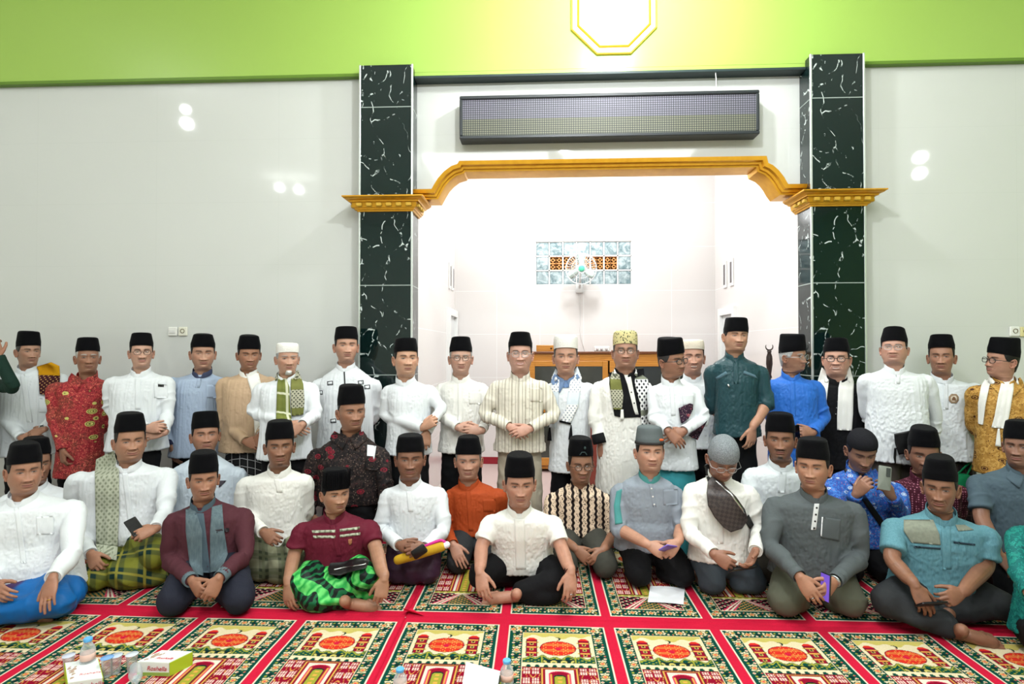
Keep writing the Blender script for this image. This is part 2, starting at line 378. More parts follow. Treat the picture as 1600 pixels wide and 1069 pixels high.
# glass block window
win = struct('window_1', join(box(gx0, gx1, YB + .1, YB + .14, gz0, gz1), *[box(gx0 + (gx1 - gx0) * k / 7 - .009, gx0 + (gx1 - gx0) * k / 7 + .009, YB + .015, YB + .1, gz0, gz1) for k in range(8)], *[box(gx0, gx1, YB + .015, YB + .1, gz0 + (gz1 - gz0) * k / 3 - .009, gz0 + (gz1 - gz0) * k / 3 + .009) for k in range(4)]), M_WHITE)
wn = Node(_root=win, _org=np.array(win.location))
n = NT('glass_block', .12, .6); n.col(n.mix(n.step(n.noise(9, None, 4, .65, 1.5), .5, .2), (104, 128, 134), (196, 208, 212))); n.bump(n.noise(22, n.obj((.4, 1, 1)), 3), .5, .02); M_GLB = n.m
bw, bh = (gx1 - gx0) / 7, (gz1 - gz0) / 3; gl, ob, ork = [], [], []
def ring4(cx, cz, r0, r1, y0, y1, a0):
    R = []
    for r, y in ((r0, y0), (r1, y0), (r1, y1), (r0, y1)):
        R.append([(cx + r * math.cos(a0 + k * PI / 2), y, cz + r * math.sin(a0 + k * PI / 2)) for k in range(4)])
    R.append(R[0]); return loft(R, caps=False)
for i in range(7):
    for j in range(3):
        x, z = gx0 + bw * i, gz0 + bh * j
        if j == 1 and 0 < i < 6:
            ork.append(box(x + .008, x + bw - .008, YB + .085, YB + .1, z + .008, z + bh - .008))
            for a in (.27, .73):
                for b in (.27, .73):
                    cx_, cz_ = x + bw * a, z + bh * b
                    ob += [ring4(cx_, cz_, .053, .068, YB + .03, YB + .085, PI / 4), ring4(cx_, cz_, .018, .034, YB + .03, YB + .085, 0)]
                    for q in range(4):
                        aa = q * PI / 2; ob.append(box(cx_ + .03 * math.cos(aa) - .006, cx_ + .03 * math.cos(aa) + .006, YB + .03, YB + .08, cz_ + .03 * math.sin(aa) - .006, cz_ + .03 * math.sin(aa) + .006))
        else: gl.append(bbox_(x + .009, x + bw - .009, YB + .02, YB + .095, z + .009, z + bh - .009, .012))
mo('glass_blocks', join(*gl), M_GLB, wn, 30); mo('vent_block_backing', join(*ork), plain((30, 22, 22), .8, name='dark_opening'), wn, False)
mo('vent_blocks', join(*ob), plain((226, 158, 92), .7, name='clay_block'), wn, False)

# octagonal frame on the green wall
def octo(px0, px1, pyb, cut):
    x0, x1 = at(px0, 40, YG)[0], at(px1, 40, YG)[0]; z0 = at((px0 + px1) / 2, pyb, YG)[2]; c = cut * YG / FPX; H = (x1 - x0) * 1.0
    return [(x0 + c, z0), (x1 - c, z0), (x1, z0 + c), (x1, z0 + H - c), (x1 - c, z0 + H), (x0 + c, z0 + H), (x0, z0 + H - c), (x0, z0 + c)], (x0 + x1) / 2, z0
OC, ocx, ocz = octo(892, 1026, 86, 40)
nd = thing('octagonal_frame', 'gold and white octagonal moulding frame on the green wall above the sign', 'wall ornament', (ocx, YG, ocz))
pc = plain((246, 246, 236), .5, name='cream_plaster'); k = .62
mo('outer_moulding', sweep(OC, [(0, YG), (0, YG - .02), (.006, YG - .026), (.012, YG - .026), (.018, YG - .02), (.02, YG)], True), M_PGOLD, nd, 30)
cxo, czo = ocx, (OC[0][1] + OC[4][1]) / 2
sc_ = lambda q: [(cxo + (a - cxo) * q, czo + (b - czo) * q) for a, b in OC]
mo('band', sweep(sc_(.955), [(0, YG), (0, YG - .02), (.035, YG - .025), (.07, YG - .02), (.07, YG)], True), pc, nd, 30)
mo('inner_moulding', sweep(sc_(.83), [(-.012, YG), (-.012, YG - .03), (0, YG - .036), (.012, YG - .03), (.016, YG)], True), M_GOLD, nd, 30)
mo('panel', prism(sc_(.85), YG - .004, YG), pc, nd, False)

# LED sign
a0, a1 = at(718, 148, YH - .17), at(1187, 142, YH - .17); sz1 = (a0[2] + a1[2]) / 2; sz0 = (at(718, 216.5, YH - .17)[2] + at(1187, 209.5, YH - .17)[2]) / 2
nd = thing('led_sign', 'long dark unlit LED running text sign above the niche', 'sign', ((a0[0] + a1[0]) / 2, YH - .08, sz0))
mo('frame', join(*[bbox_(a0[0], a1[0], YH - .17, YH - .02, z0, z0 + .03, .006) for z0 in (sz0, sz1 - .03)], *[bbox_(x, x + .028, YH - .17, YH - .02, sz0 + .03, sz1 - .03, .006) for x in (a0[0], a1[0] - .028)], box(a0[0] + .02, a1[0] - .02, YH - .1, YH - .02, sz0 + .02, sz1 - .02)), M_BLACKP, nd, 30)
n = NT('led_matrix', .5, .3); v = n.obj(rotz=(PI / 2, 0, 0)); br = n.n('ShaderNodeTexBrick', offset=0.0, i_Scale=1.0)
for kk, vv in (('Brick Width', .0205), ('Row Height', .0205), ('Mortar Size', .0026), ('Mortar Smooth', .1)): br.inputs[kk].default_value = vv
n.l(v, br.inputs['Vector']); z_ = xyz(n, n.obj())[2]
pn = n.voro(1.0, n.obj((6.2, .01, 6.2)), 'F1', 'Color', 0.0)
cc = n.mix(n.step(z_, (sz1 - sz0) * .47, .002), (116, 116, 96), (120, 116, 134)); cc = n.mix(n.math('MULTIPLY', n.noise(3), .5), cc, (112, 116, 112))
br.inputs['Mortar'].default_value = (*lin((34, 36, 40)), 1); n.l(cc, br.inputs['Color1']); n.l(cc, br.inputs['Color2']); n.col(br.outputs['Color'])
mo('screen', box(a0[0] + .028, a1[0] - .028, YH - .155, YH - .1, sz0 + .03, sz1 - .03), n.m, nd, False)
wx = at(1118, 120, YH - .1)[0]
mo('cable', join(tube(spline([(wx, YH - .1, ZP - .03), (wx + .004, YH - .11, ZP - .14), (wx + .01, YH - .1, sz1 - .01)], 12), .004, 8), tube(spline([(wx - .11, YH - .1, sz1), (wx - .05, YH - .1, sz1 + .03), (wx + .03, YH - .1, sz1 + .018), (wx + .06, YH - .1, sz1)], 14), .004, 8)), M_WHITE, nd)

# switch and sockets
def plate(px, py, lab, nm, cat, kind, c=(236, 236, 230)):
    p = at(px, py, YW); nd = thing(nm, lab, cat, (p[0], YW, p[2] - .043)); s = .043
    mo('plate', bbox_(p[0] - s, p[0] + s, YW - .018, YW, p[2] - s, p[2] + s, .006), plain(c, .35, name='switch_plastic'), nd, False)
    if kind == 'switch': mo('rocker', bbox_(p[0] - .03, p[0] + .03, YW - .023, YW - .017, p[2] - .018, p[2] + .012, .003), plain((226, 226, 222), .3, name='rocker_plastic'), nd, False)
    else:
        mo('socket_well', xf(lathe([(.021, 0), (.021, .006), (.017, .006), (.015, -.002), (0.001, -.002)], 20), rot('X', PI / 2), (p[0], YW - .0165, p[2] + .004)), plain((120, 112, 84), .6, name='socket_dark'), nd)
plate(271, 518, 'white switch plate on the tiled wall left of the socket', 'wall_switch', 'switch', 'switch')
plate(287, 518, 'white socket beside the switch on the left tiled wall', 'wall_socket', 'socket', 'socket', (232, 230, 214))
plate(1584, 518, 'white socket on the right tiled wall at the picture edge', 'wall_socket', 'socket', 'socket')
plate(1600, 518.5, 'cream socket plate at the right picture edge beside the white socket', 'wall_socket', 'socket', 'socket', (222, 212, 158))

# wall fan in the niche
fc = at(908, 420, 7.28); fr = .205; cage = []
nd = thing('wall_fan', 'white wall fan with green hub in front of the glass blocks', 'fan', (fc[0], YB, fc[2] - .25))
Mw = plain((244, 246, 246), .4, name='white_wire'); tl = rot('X', .1)
def fx(g): return xf(g, tl, fc)
for r, y in ((fr, 0), (fr * .97, -.05), (fr * .97, .05), (fr * .62, -.07), (fr * .3, -.078)):
    t_ = np.linspace(0, 2 * PI, 41); cage.append(tube(np.c_[r * np.cos(t_), np.full(41, y), r * np.sin(t_)], .0045 if r == fr else .0026, 6, (0, 1, 0), round_ends=False))
for k in range(36):
    a = k * PI / 18; c_, s_ = math.cos(a), math.sin(a); cage.append(tube([(.04 * c_, -.08, .04 * s_), (fr * .62 * c_, -.07, fr * .62 * s_), (fr * .97 * c_, -.05, fr * .97 * s_), (fr * c_, 0, fr * s_), (fr * .9 * c_, .06, fr * .9 * s_), (.05 * c_, .08, .05 * s_)], .0016, 5))
mo('cage', fx(join(*cage)), Mw, nd)
mo('badge', fx(xf(lathe([(.001, .012), (.03, .012), (.04, .006), (.042, 0), (.042, -.006)], 24), rot('X', PI / 2), (0, -.078, 0))), plain((96, 206, 170), .4, name='green_hub'), nd)
for k in range(3):
    a = k * 2 * PI / 3 + .5; R = []
    for r, wd, tw in ((.03, .03, .5), (.08, .09, .45), (.14, .12, .35), (.18, .10, .28), (.19, .05, .25)):
        pr = [(-wd / 2, -.002), (0, .004), (wd / 2, -.002), (0, -.003)]; R.append([(r, x * math.sin(tw) + y * math.cos(tw), x * math.cos(tw)) for x, y in pr])
    mo('blade', fx(xf(loft(R), rot('Y', a))), plain((222, 244, 236), .3, name='pale_green_plastic'), nd)
mo('motor', fx(xf(lathe([(.001, -.1), (.04, -.1), (.055, -.07), (.055, .0), (.03, .03), (.001, .03)], 20), rot('X', -PI / 2), (0, .03, 0))), Mw, nd)
mo('bracket', join(tube([fc + (0, .12, 0), fc + (0, .16, -.12), (fc[0], YB - .02, fc[2] - .22)], .018, 10), bbox_(fc[0] - .05, fc[0] + .05, YB - .03, YB, fc[2] - .29, fc[2] - .16, .008)), Mw, nd)
c0 = np.array([fc[0], YB - .008, fc[2] - .29])
mo('power_cord', tube(spline([c0, c0 + (.01, 0, -.25), c0 + (.005, 0, -.5), c0 + (.05, 0, -.72), c0 + (.12, 0, -.85), at(938, 543, YB - .02)], 30), .006, 6), plain((226, 222, 220), .5, name='cord'), nd)

# cabinet, box and extension block, podium, staff
n = NT('varnished_wood', .35, .4); g_ = n.wave(2.4, n.obj((1, 1, 7)), 'Z', 6, 1.2); n.col(n.mix(g_, (176, 112, 42), (206, 142, 62))); M_WOOD = n.m
n = NT('dark_wood', .4, .4); g_ = n.wave(2.0, n.obj((1, 1, 7)), 'Z', 6, 1.2); n.col(n.mix(g_, (92, 52, 28), (124, 72, 40))); M_DWOOD = n.m
n = NT('red_brown_wood', .4, .4); n.col(n.mix(n.noise(9, n.obj((1, 1, .2))), (118, 52, 42), (140, 66, 54))); M_RWOOD = n.m
YC = 7.08; cx0, cx1 = at(826, 560, YC)[0], at(1078, 560, YC)[0]; cz = at(900, 549.5, YC)[2]
nd = thing('cabinet', 'brown wooden cabinet with glass doors along the niche back wall', 'cabinet', ((cx0 + cx1) / 2, YC + .2, 0))
mo('carcass', join(bbox_(cx0, cx0 + .03, YC + .02, YB - .03, .05, cz - .03, .003), bbox_(cx1 - .03, cx1, YC + .02, YB - .03, .05, cz - .03, .003), box(cx0, cx1, YB - .05, YB - .03, .05, cz - .03), box(cx0, cx1, YC + .03, YB - .03, .05, .09), bbox_(cx0, cx1, YC + .012, YC + .03, cz - .12, cz - .03, .003), *[box(cx0, cx1, YC + .06, YB - .04, z, z + .02) for z in (.5, .9, 1.25)]), M_WOOD, nd, False)
mo('top_board', bbox_(cx0 - .02, cx1 + .02, YC - .01, YB - .02, cz - .03, cz, .006), M_DWOOD, nd, False)
n = NT('dark_glass', .05, .5); n.col((62, 64, 58)); M_DGLASS = n.m
wd = (cx1 - cx0) / 2
for k in range(2):
    x0, x1 = cx0 + wd * k + .01, cx0 + wd * (k + 1) - .01
    d_ = mo('door', join(*[bbox_(xa, xb, YC - .008, YC + .012, za, zb, .004) for xa, xb, za, zb in ((x0, x0 + .07, .1, cz - .12), (x1 - .07, x1, .1, cz - .12), (x0 + .07, x1 - .07, cz - .19, cz - .12), (x0 + .07, x1 - .07, .1, .2), (x0 + .07, x1 - .07, .78, .84))]), M_WOOD, nd, False)
    u_ = under(d_, nd)
    mo('glass_pane', box(x0 + .06, x1 - .06, YC + .0, YC + .006, .19, cz - .18), M_DGLASS, u_, False)
    mo('handle', tube([(x1 - .035, YC - .02, 1.0), (x1 - .035, YC - .02, 1.1)], .007, 8), plain((190, 180, 150), .3, .5, 1, name='brass'), u_)
p0, p1 = at(838, 548, 7.2), at(872, 548, 7.2); zc = p0[2]
nd = thing('wooden_box', 'small orange brown wooden box on top of the cabinet', 'box', ((p0[0] + p1[0]) / 2, 7.3, cz))
mo('body', bbox_(p0[0], p1[0], 7.2, 7.4, cz, cz + .085, .006), M_WOOD, nd, False)
[mo('carved_cutout', q_, plain((50, 26, 14), .7, name='dark_cut'), nd) for q_ in [xf(lathe([(.001, 0), (.012, 0), (.012, .004), (.001, .004)], 12), rot('X', PI / 2), (p1[0] - .06 + a * .05, 7.2 + .001, cz + .04 + b * .024)) for a, b in ((-.6, 0), (.5, .7), (.5, -.7))]]
p0, p1 = at(929, 545, 7.2), at(953, 545, 7.2)
nd = thing('extension_block', 'white plug block on the cabinet top at the end of the fan cord', 'extension block', ((p0[0] + p1[0]) / 2, 7.25, cz))
mo('body', bbox_(p0[0], p1[0], 7.22, 7.28, cz, cz + .07, .01), M_WHITE, nd, 30)
[mo('plug', bbox_(p0[0] + a, p0[0] + a + .03, 7.195, 7.225, cz + .02, cz + .05, .006), plain((210, 204, 204), .4, name='plug'), nd, 30) for a in (.02, .075, .14)]
q0, q1 = at(912, 690, 6.2), at(931, 690, 6.2); qt = at(918, 645, 6.2)[2]
nd = thing('podium', 'reddish brown wooden podium seen between the white robes', 'podium', ((q0[0] + q1[0]) / 2, 6.3, 0))
mo('body', loft([[(q0[0] - .12 + t, 6.2, z), (q1[0] + .12 - t, 6.2, z), (q1[0] + .12 - t, 6.6, z), (q0[0] - .12 + t, 6.6, z)] for z, t in ((0, 0), (.08, 0), (.1, .03), (qt - .06, .06), (qt - .04, .03), (qt, .03))]), M_RWOOD, nd, False)
mo('ledge', bbox_(q0[0] - .13, q1[0] + .13, 6.16, 6.62, qt, qt + .03, .006), M_RWOOD, nd, False)
sp = at(1202, 548, 5.45); stz = at(1202, 537, 5.45)[2]
nd = thing('staff', 'dark carved staff with a crescent finial standing in the niche', 'staff', (sp[0], 5.45, 0))
mo('pole', lathe([(.001, .03), (.014, .03), (.014, stz - .34), (.024, stz - .33), (.016, stz - .3), (.03, stz - .2), (.028, stz - .13), (.016, stz - .09), (.022, stz - .075), (.008, stz - .06), (.001, stz - .055)], 14, (sp[0], 5.45, 0)), plain((40, 26, 22), .4, name='dark_lacquer'), nd)
t_ = np.linspace(-.5, PI + .5, 24) + PI
mo('crescent', tube(np.c_[sp[0] + .034 * np.cos(t_), np.full(24, 5.45), stz - .03 + .034 * np.sin(t_)], np.interp(np.linspace(-1, 1, 24), [-1, 0, 1], [.003, .009, .003]), 8, (0, 1, 0)), plain((60, 46, 40), .3, .5, .6, name='dark_metal'), nd)
mo('foot', lathe([(.001, 0), (.15, 0), (.15, .02), (.03, .04), (.001, .04)], 24, (sp[0], 5.45, 0)), plain((40, 26, 22), .4, name='dark_lacquer'), nd)
tag(mo('carpet', bbox_(nx0 + .01, nx1 - .01, YH + .3, YB - .02, 0, .006, .002), cloth((196, 172, 168), .9, .2), None, False), 'plain pale carpet covering the niche floor behind the standing row', 'carpet')

# ------------------------------------------------------------------ prayer carpets
PW, PL, RES = .5965, 1.25, .004
def mat_image():
    nu, nv = int(round(PW / RES)), int(round(PL / RES)); rs = np.random.RandomState(4)
    u = (np.arange(nu) + .5) / nu * PW; v = (np.arange(nv) + .5) / nv * PL; U, Vv = np.meshgrid(u - PW / 2, v)     # v=0 near end
    D = PL - Vv; C = {k: np.array(lin(c)) for k, c in dict(red=(188, 28, 56), cream=(212, 198, 164), white=(216, 206, 186), green=(10, 66, 54), dk=(16, 40, 38), yel=(186, 172, 92), org=(198, 46, 34), mar=(132, 14, 40), olive=(146, 146, 52), pink=(196, 56, 88), wpk=(224, 190, 180), brick=(206, 150, 72), blk=(34, 18, 24)).items()}
    I = np.empty((nv, nu, 3)); I[:] = C['red']
    def put(m, c): I[m] = C[c]
    A = np.abs(U); hw = PW / 2
    inner = (A < hw - .030) & (Vv > .058) & (D > .070); put(inner, 'white')
    bord = (A < hw - .036) & (Vv > .064) & (D > .076); put(bord, 'green')
    # floral border
    def flowers(s, t, m, ph):
        q = ((s + ph) % .112) - .056; r = np.hypot(q * 1.0, t)
        put(m & (np.abs(q) < .026) & (np.abs(t) < .024 - .25 * np.abs(np.sin(q * 140)) * .03), 'cream'); put(m & (np.hypot(q, t) < .013), 'brick'); put(m & (np.abs(np.hypot(q * .9, t) - .016) < .0025), 'green'); put(m & (np.hypot(q, t) < .006), 'pink')
        q2 = ((s + ph + .056) % .112) - .056
        for a, b, rr, c in ((-.012, .018, .007, 'cream'), (.012, -.018, .0075, 'cream'), (.013, .02, .005, 'brick'), (-.015, -.016, .006, 'olive'), (.0, .0, .012, 'dk'), (-.026, .004, .004, 'cream'), (.025, .001, .004, 'olive')):
            put(m & (np.hypot(q2 - a, t - b) < rr), c)
        for a, b in ((-.012, .019), (.012, -.017), (.012, .021)): put(m & (np.hypot(q2 - a, t - b) < .0035), 'pink')
    sc = hw - .036 - .042
    for sg in (-1, 1): flowers(Vv, U - sg * sc, bord & (sg * U > hw - .036 - .083), .03)
    flowers(U + .3, D - .115, bord & (D < .15), .0); flowers(U + .3, Vv - .107, bord & (Vv < .148), .0)
    pw = .186
    pan0 = (A < pw + .006) & (D > .149) & (Vv > .15); put(pan0, 'cream')
    P = (A < pw) & (D > .154) & (Vv > .156)
    put(P, 'cream'); wob = .012 * np.sin(U * 60) + .01 * np.sin(U * 23 + 1); put(P & (D < .192 + wob), 'yel')
    # minarets
    for sg in (-1, 1):
        x = U - sg * .140; ax = np.abs(x)
        put(P & (D > .215) & (D < .385) & (ax < .026), 'mar'); put(P & (D > .205) & (D < .225) & (ax < (D - .195) * 1.1), 'org')
        for dd in (.25, .30, .35): put(P & (np.abs(D - dd) < .006) & (ax < .036), 'brick'); put(P & (np.abs(D - dd - .018) < .009) & (ax < .010), 'yel'); put(P & (np.abs(D - dd - .018) < .006) & (ax < .005), 'blk')
        put(P & (np.abs(ax - .027) < .0025) & (D > .225) & (D < .385), 'dk')
    # dome
    e = np.hypot(U / .094, (D - .305) / .068); put(P & (e < 1.1) & (D < .385), 'cream'); put(P & (e < 1.0), 'org')
    row = np.floor((D - .2) / .013); bx = ((U + row * .013) % .026); put(P & (e < .97) & ((((D - .2) % .013) < .0021) | (bx < .0021)), 'brick'); put(P & (np.abs(e - 1) < .03), 'mar')
    put(P & (np.hypot(U, D - .31) < .016), 'red'); put(P & (np.abs(U) < .004) & (D > .222) & (D < .24), 'org')
    cr = (np.hypot(U, D - .212) < .017) & (np.hypot(U + .006, D - .214) > .014); put(P & cr, 'dk')
    # trees, arcade
    tw = .01 * np.sin(U * 95) + .008 * np.sin(U * 41 + 2); put(P & (D > .385 + tw) & (D < .44), 'green'); put(P & (np.abs(D - .395 - tw) < .005), 'olive'); put(P & (D > .40) & (D < .44) & (np.sin(U * 170) * np.sin(D * 260) > .55), 'olive')
    put(P & (D > .41) & (D < .446) & (A < .085), 'dk'); q = (U % .052) - .026; put(P & (D > .415) & (D < .445) & (A < .078) & (np.hypot(q / .018, (D - .44) / .024) < 1), 'yel'); put(P & (D > .425) & (D < .445) & (A < .078) & (np.hypot(q / .01, (D - .445) / .014) < 1), 'green')
    for sg in (-1, 1): put(P & (np.abs(U - sg * .085) < .004) & (D > .38) & (D < .44), 'olive')
    put(P & (D > .44) & (D < .478), 'cream'); q = (U % .044) - .022; put(P & (D > .446) & (D < .476) & (np.hypot(q / .013, (D - .476) / .02) < 1), 'green'); put(P & (D > .44) & (np.abs(D - .479) < .004), 'dk')
    # facade
    put(P & (D > .482) & (Vv > .33), 'mar'); put(P & (D > .482) & (Vv > .33) & (np.sin(D * 90 + 6 * np.sin(U * 60)) > .93), 'brick')
    for dd in (.515, .60, .69, .78, .865):
        for xx in (.118, .163):
            put(P & (np.abs(A - xx) < .0165) & (np.abs(D - dd) < .025), 'wpk'); put(P & (np.abs(A - xx) < .0165) & (np.abs(D - dd) < .025) & ((np.abs(np.abs(A - xx) - .0055) < .0018) | (np.abs(D - dd + .002) < .0025)), 'mar'); put(P & (np.hypot((A - xx) / .02, (D - dd + .03) / .014) > 1) & (np.abs(A - xx) < .02) & (D < dd - .015) & (D > dd - .03), 'mar')
    for hw_, d0, c in ((.094, .484, 'dk'), (.09, .487, 'brick'), (.082, .492, 'mar'), (.072, .50, 'white'), (.056, .512, 'pink'), (.048, .518, 'mar'), (.030, .545, 'dk'), (.025, .555, 'olive')):
        rr = hw_ * .55 if d0 > .505 else 0; top = d0 + (rr * (1 - np.sqrt(np.clip(1 - (A / hw_) ** 2, 0, 1))) if rr else 0)
        put(P & (A < hw_) & (D > top) & (Vv > .34), c)
    put(P & (A < .012) & (D > .57) & (Vv > .34) & (np.sin(D * 200) > 0), 'brick'); put(P & (np.abs(A - .041) < .0035) & (D > .54) & (Vv > .34), 'brick')
    # frieze and stairs
    put(P & (np.abs(Vv - .335) < .012), 'olive'); put(P & (np.abs(Vv - .335) < .009) & (np.sin(U * 150) > .3), 'yel'); put(P & (np.abs(Vv - .349) < .003), 'blk')
    ST = P & (Vv < .322); put(ST, 'blk'); put(ST & (np.sin(U * 120) * np.sin(Vv * 150 + U * 40) > .6), 'cream'); put(ST & (np.sin(U * 120 + 1.6) * np.sin(Vv * 150 - U * 40) > .72), 'pink')
    h = (.318 - Vv); t = A - h * .62
    for lo, hi, c in ((.02, .034, 'pink'), (.036, .052, 'white'), (.052, .066, 'mar'), (.066, .082, 'white'), (.082, .094, 'pink')):
        ww = .35 + h * 4.2; put(ST & (t > lo * ww - .02) & (t < hi * ww - .02) & (h > .012), c)
    put(ST & (A < h * .62 - .004), 'green'); put(ST & (A < h * .62 - .006) & (np.sin(Vv * 230) * np.sin(U * 170) > .35), 'brick'); put(ST & (A < .05) & (h < .012), 'cream')
    fz = rs.rand(nv, nu, 1) * .14 + .93
    return I * fz
IMG = mat_image()
M_CARPET = None
n = NT('printed_carpet', .95, .05, sheen=.0); at_ = n.n('ShaderNodeAttribute', attribute_name='Col'); n.l(at_.outputs['Color'], n.b.inputs['Base Color']); n.bump(n.noise(500, None, 1), .3, .004); M_CARPET = n.m
def carpet(x0, k0, k1, y0, label, frac=1.0, z=.008, gap=0.0):
    im = np.concatenate([IMG] * (k1 - k0), 1); nv, nu = im.shape[:2]
    X = x0 + PW * k0 + np.arange(nu + 1) / nu * PW * (k1 - k0); Y = y0 + np.arange(nv + 1) / nv * (PL - gap)
    XX, YY = np.meshgrid(X, Y); ed = np.minimum(np.minimum(np.arange(nv + 1), nv - np.arange(nv + 1))[:, None], np.minimum(np.arange(nu + 1), nu - np.arange(nu + 1))[None, :])
    ZZ = z * np.clip(ed / 2.0, 0, 1) ** .5 + np.where(ed > 2, .0035 * vnoise(np.c_[XX.ravel() * 2.2, YY.ravel() * 5, XX.ravel() * 0]).reshape(XX.shape), 0)
    g = loft(np.stack([XX, YY, ZZ], -1), caps=False, closed=False)
    c = np.pad(im, ((0, 1), (0, 1), (0, 0)), 'edge').reshape(-1, 3)
    return tag(mo('prayer_carpet', g, M_CARPET, None, True, c, np.array([(X[0] + X[-1]) / 2, y0 + PL / 2, 0]), fix=False), label, 'carpet', 'prayer carpets')
YS = 3.256; X0 = at(788.75, 978, 1371 / 433.0)[0]
carpet(X0, -5, -1, YS - PL, 'prayer carpet length in the left foreground under the boxes and cups', gap=.008)
carpet(X0, -1, 5, YS - PL, 'prayer carpet length in the right foreground with the mosque pattern unobstructed', gap=.008)
carpet(X0, -6, -1, YS, 'prayer carpet length under the seated men on the left')
carpet(X0, -1, 6, YS, 'prayer carpet length under the seated men in the middle and right')
cr_o = None
tag(mo('carpet', bbox_(-5.2, 5.4, YS + PL + .005, YW - .02, 0, .007, .002), cloth((150, 40, 60), .95, .3), None, False), 'plain red carpet strip along the front wall behind the standing row', 'carpet')
# curled corner of the rear carpet by the seam
px_ = X0 - PW
cc = []
for t in np.linspace(0, 1, 12):
    a = t * 2.1; r = .028; cc.append([(px_ + .008 + s * .10 - .03 * t, YS + .004 - .02 * s + .065 * (1 - s) * (1 - t) + .02, .012 + r * (1 - math.cos(a)) * (1 - .7 * s)) + np.array([0, -r * math.sin(a) * (1 - .8 * s), 0]) for s in np.linspace(0, 1, 8)])
cg = loft(cc, caps=False, closed=False); top = cg
o_ = mo('carpet_flap', join(cg, xf(cg, t=(0, .003, -.004))), cloth((206, 24, 58), .95, .3)); tag(o_, 'curled red corner flap of carpet lifting at the seam', 'carpet flap')
# ------------------------------------------------------------------ heads
def smooth1(a, k):
    w = np.hanning(2 * k + 3)[1:-1]; w /= w.sum(); return np.convolve(np.pad(a, k, 'edge'), w, 'valid')
HP = np.array([[-.17, .090, .062, .080], [-.11, .066, .048, .072], [-.06, .0535, .045, .067], [-.022, .0535, .049, .069], [-.006, .059, .072, .073], [.004, .060, .088, .075], [.02, .0605, .0955, .079], [.04, .0665, .0960, .083], [.07, .0715, .095, .089], [.10, .0750, .094, .094], [.125, .0745, .094, .098], [.15, .0755, .0955, .100], [.175, .074, .091, .099], [.20, .065, .075, .088], [.214, .051, .056, .070], [.224, .031, .034, .043], [.228, .001, .001, .001]])
HZD = np.linspace(-.17, .228, 399)
HPD = [smooth1(np.interp(HZD, HP[:, 0], HP[:, k]), 4) for k in (1, 2, 3)]
HPD = [np.where(HZD > .215, np.interp(HZD, HP[:, 0], HP[:, k + 1]), a) for k, a in enumerate(HPD)]
_t = np.linspace(-1, 1, 141)[:-1]; HU = PI * (.33 * _t + .67 * _t ** 3)
HZ_ = np.concatenate([np.linspace(-.17, -.03, 12), np.linspace(-.024, -.008, 7), np.linspace(-.006, .172, 112), np.linspace(.176, .222, 16), [.2255, .2278]])

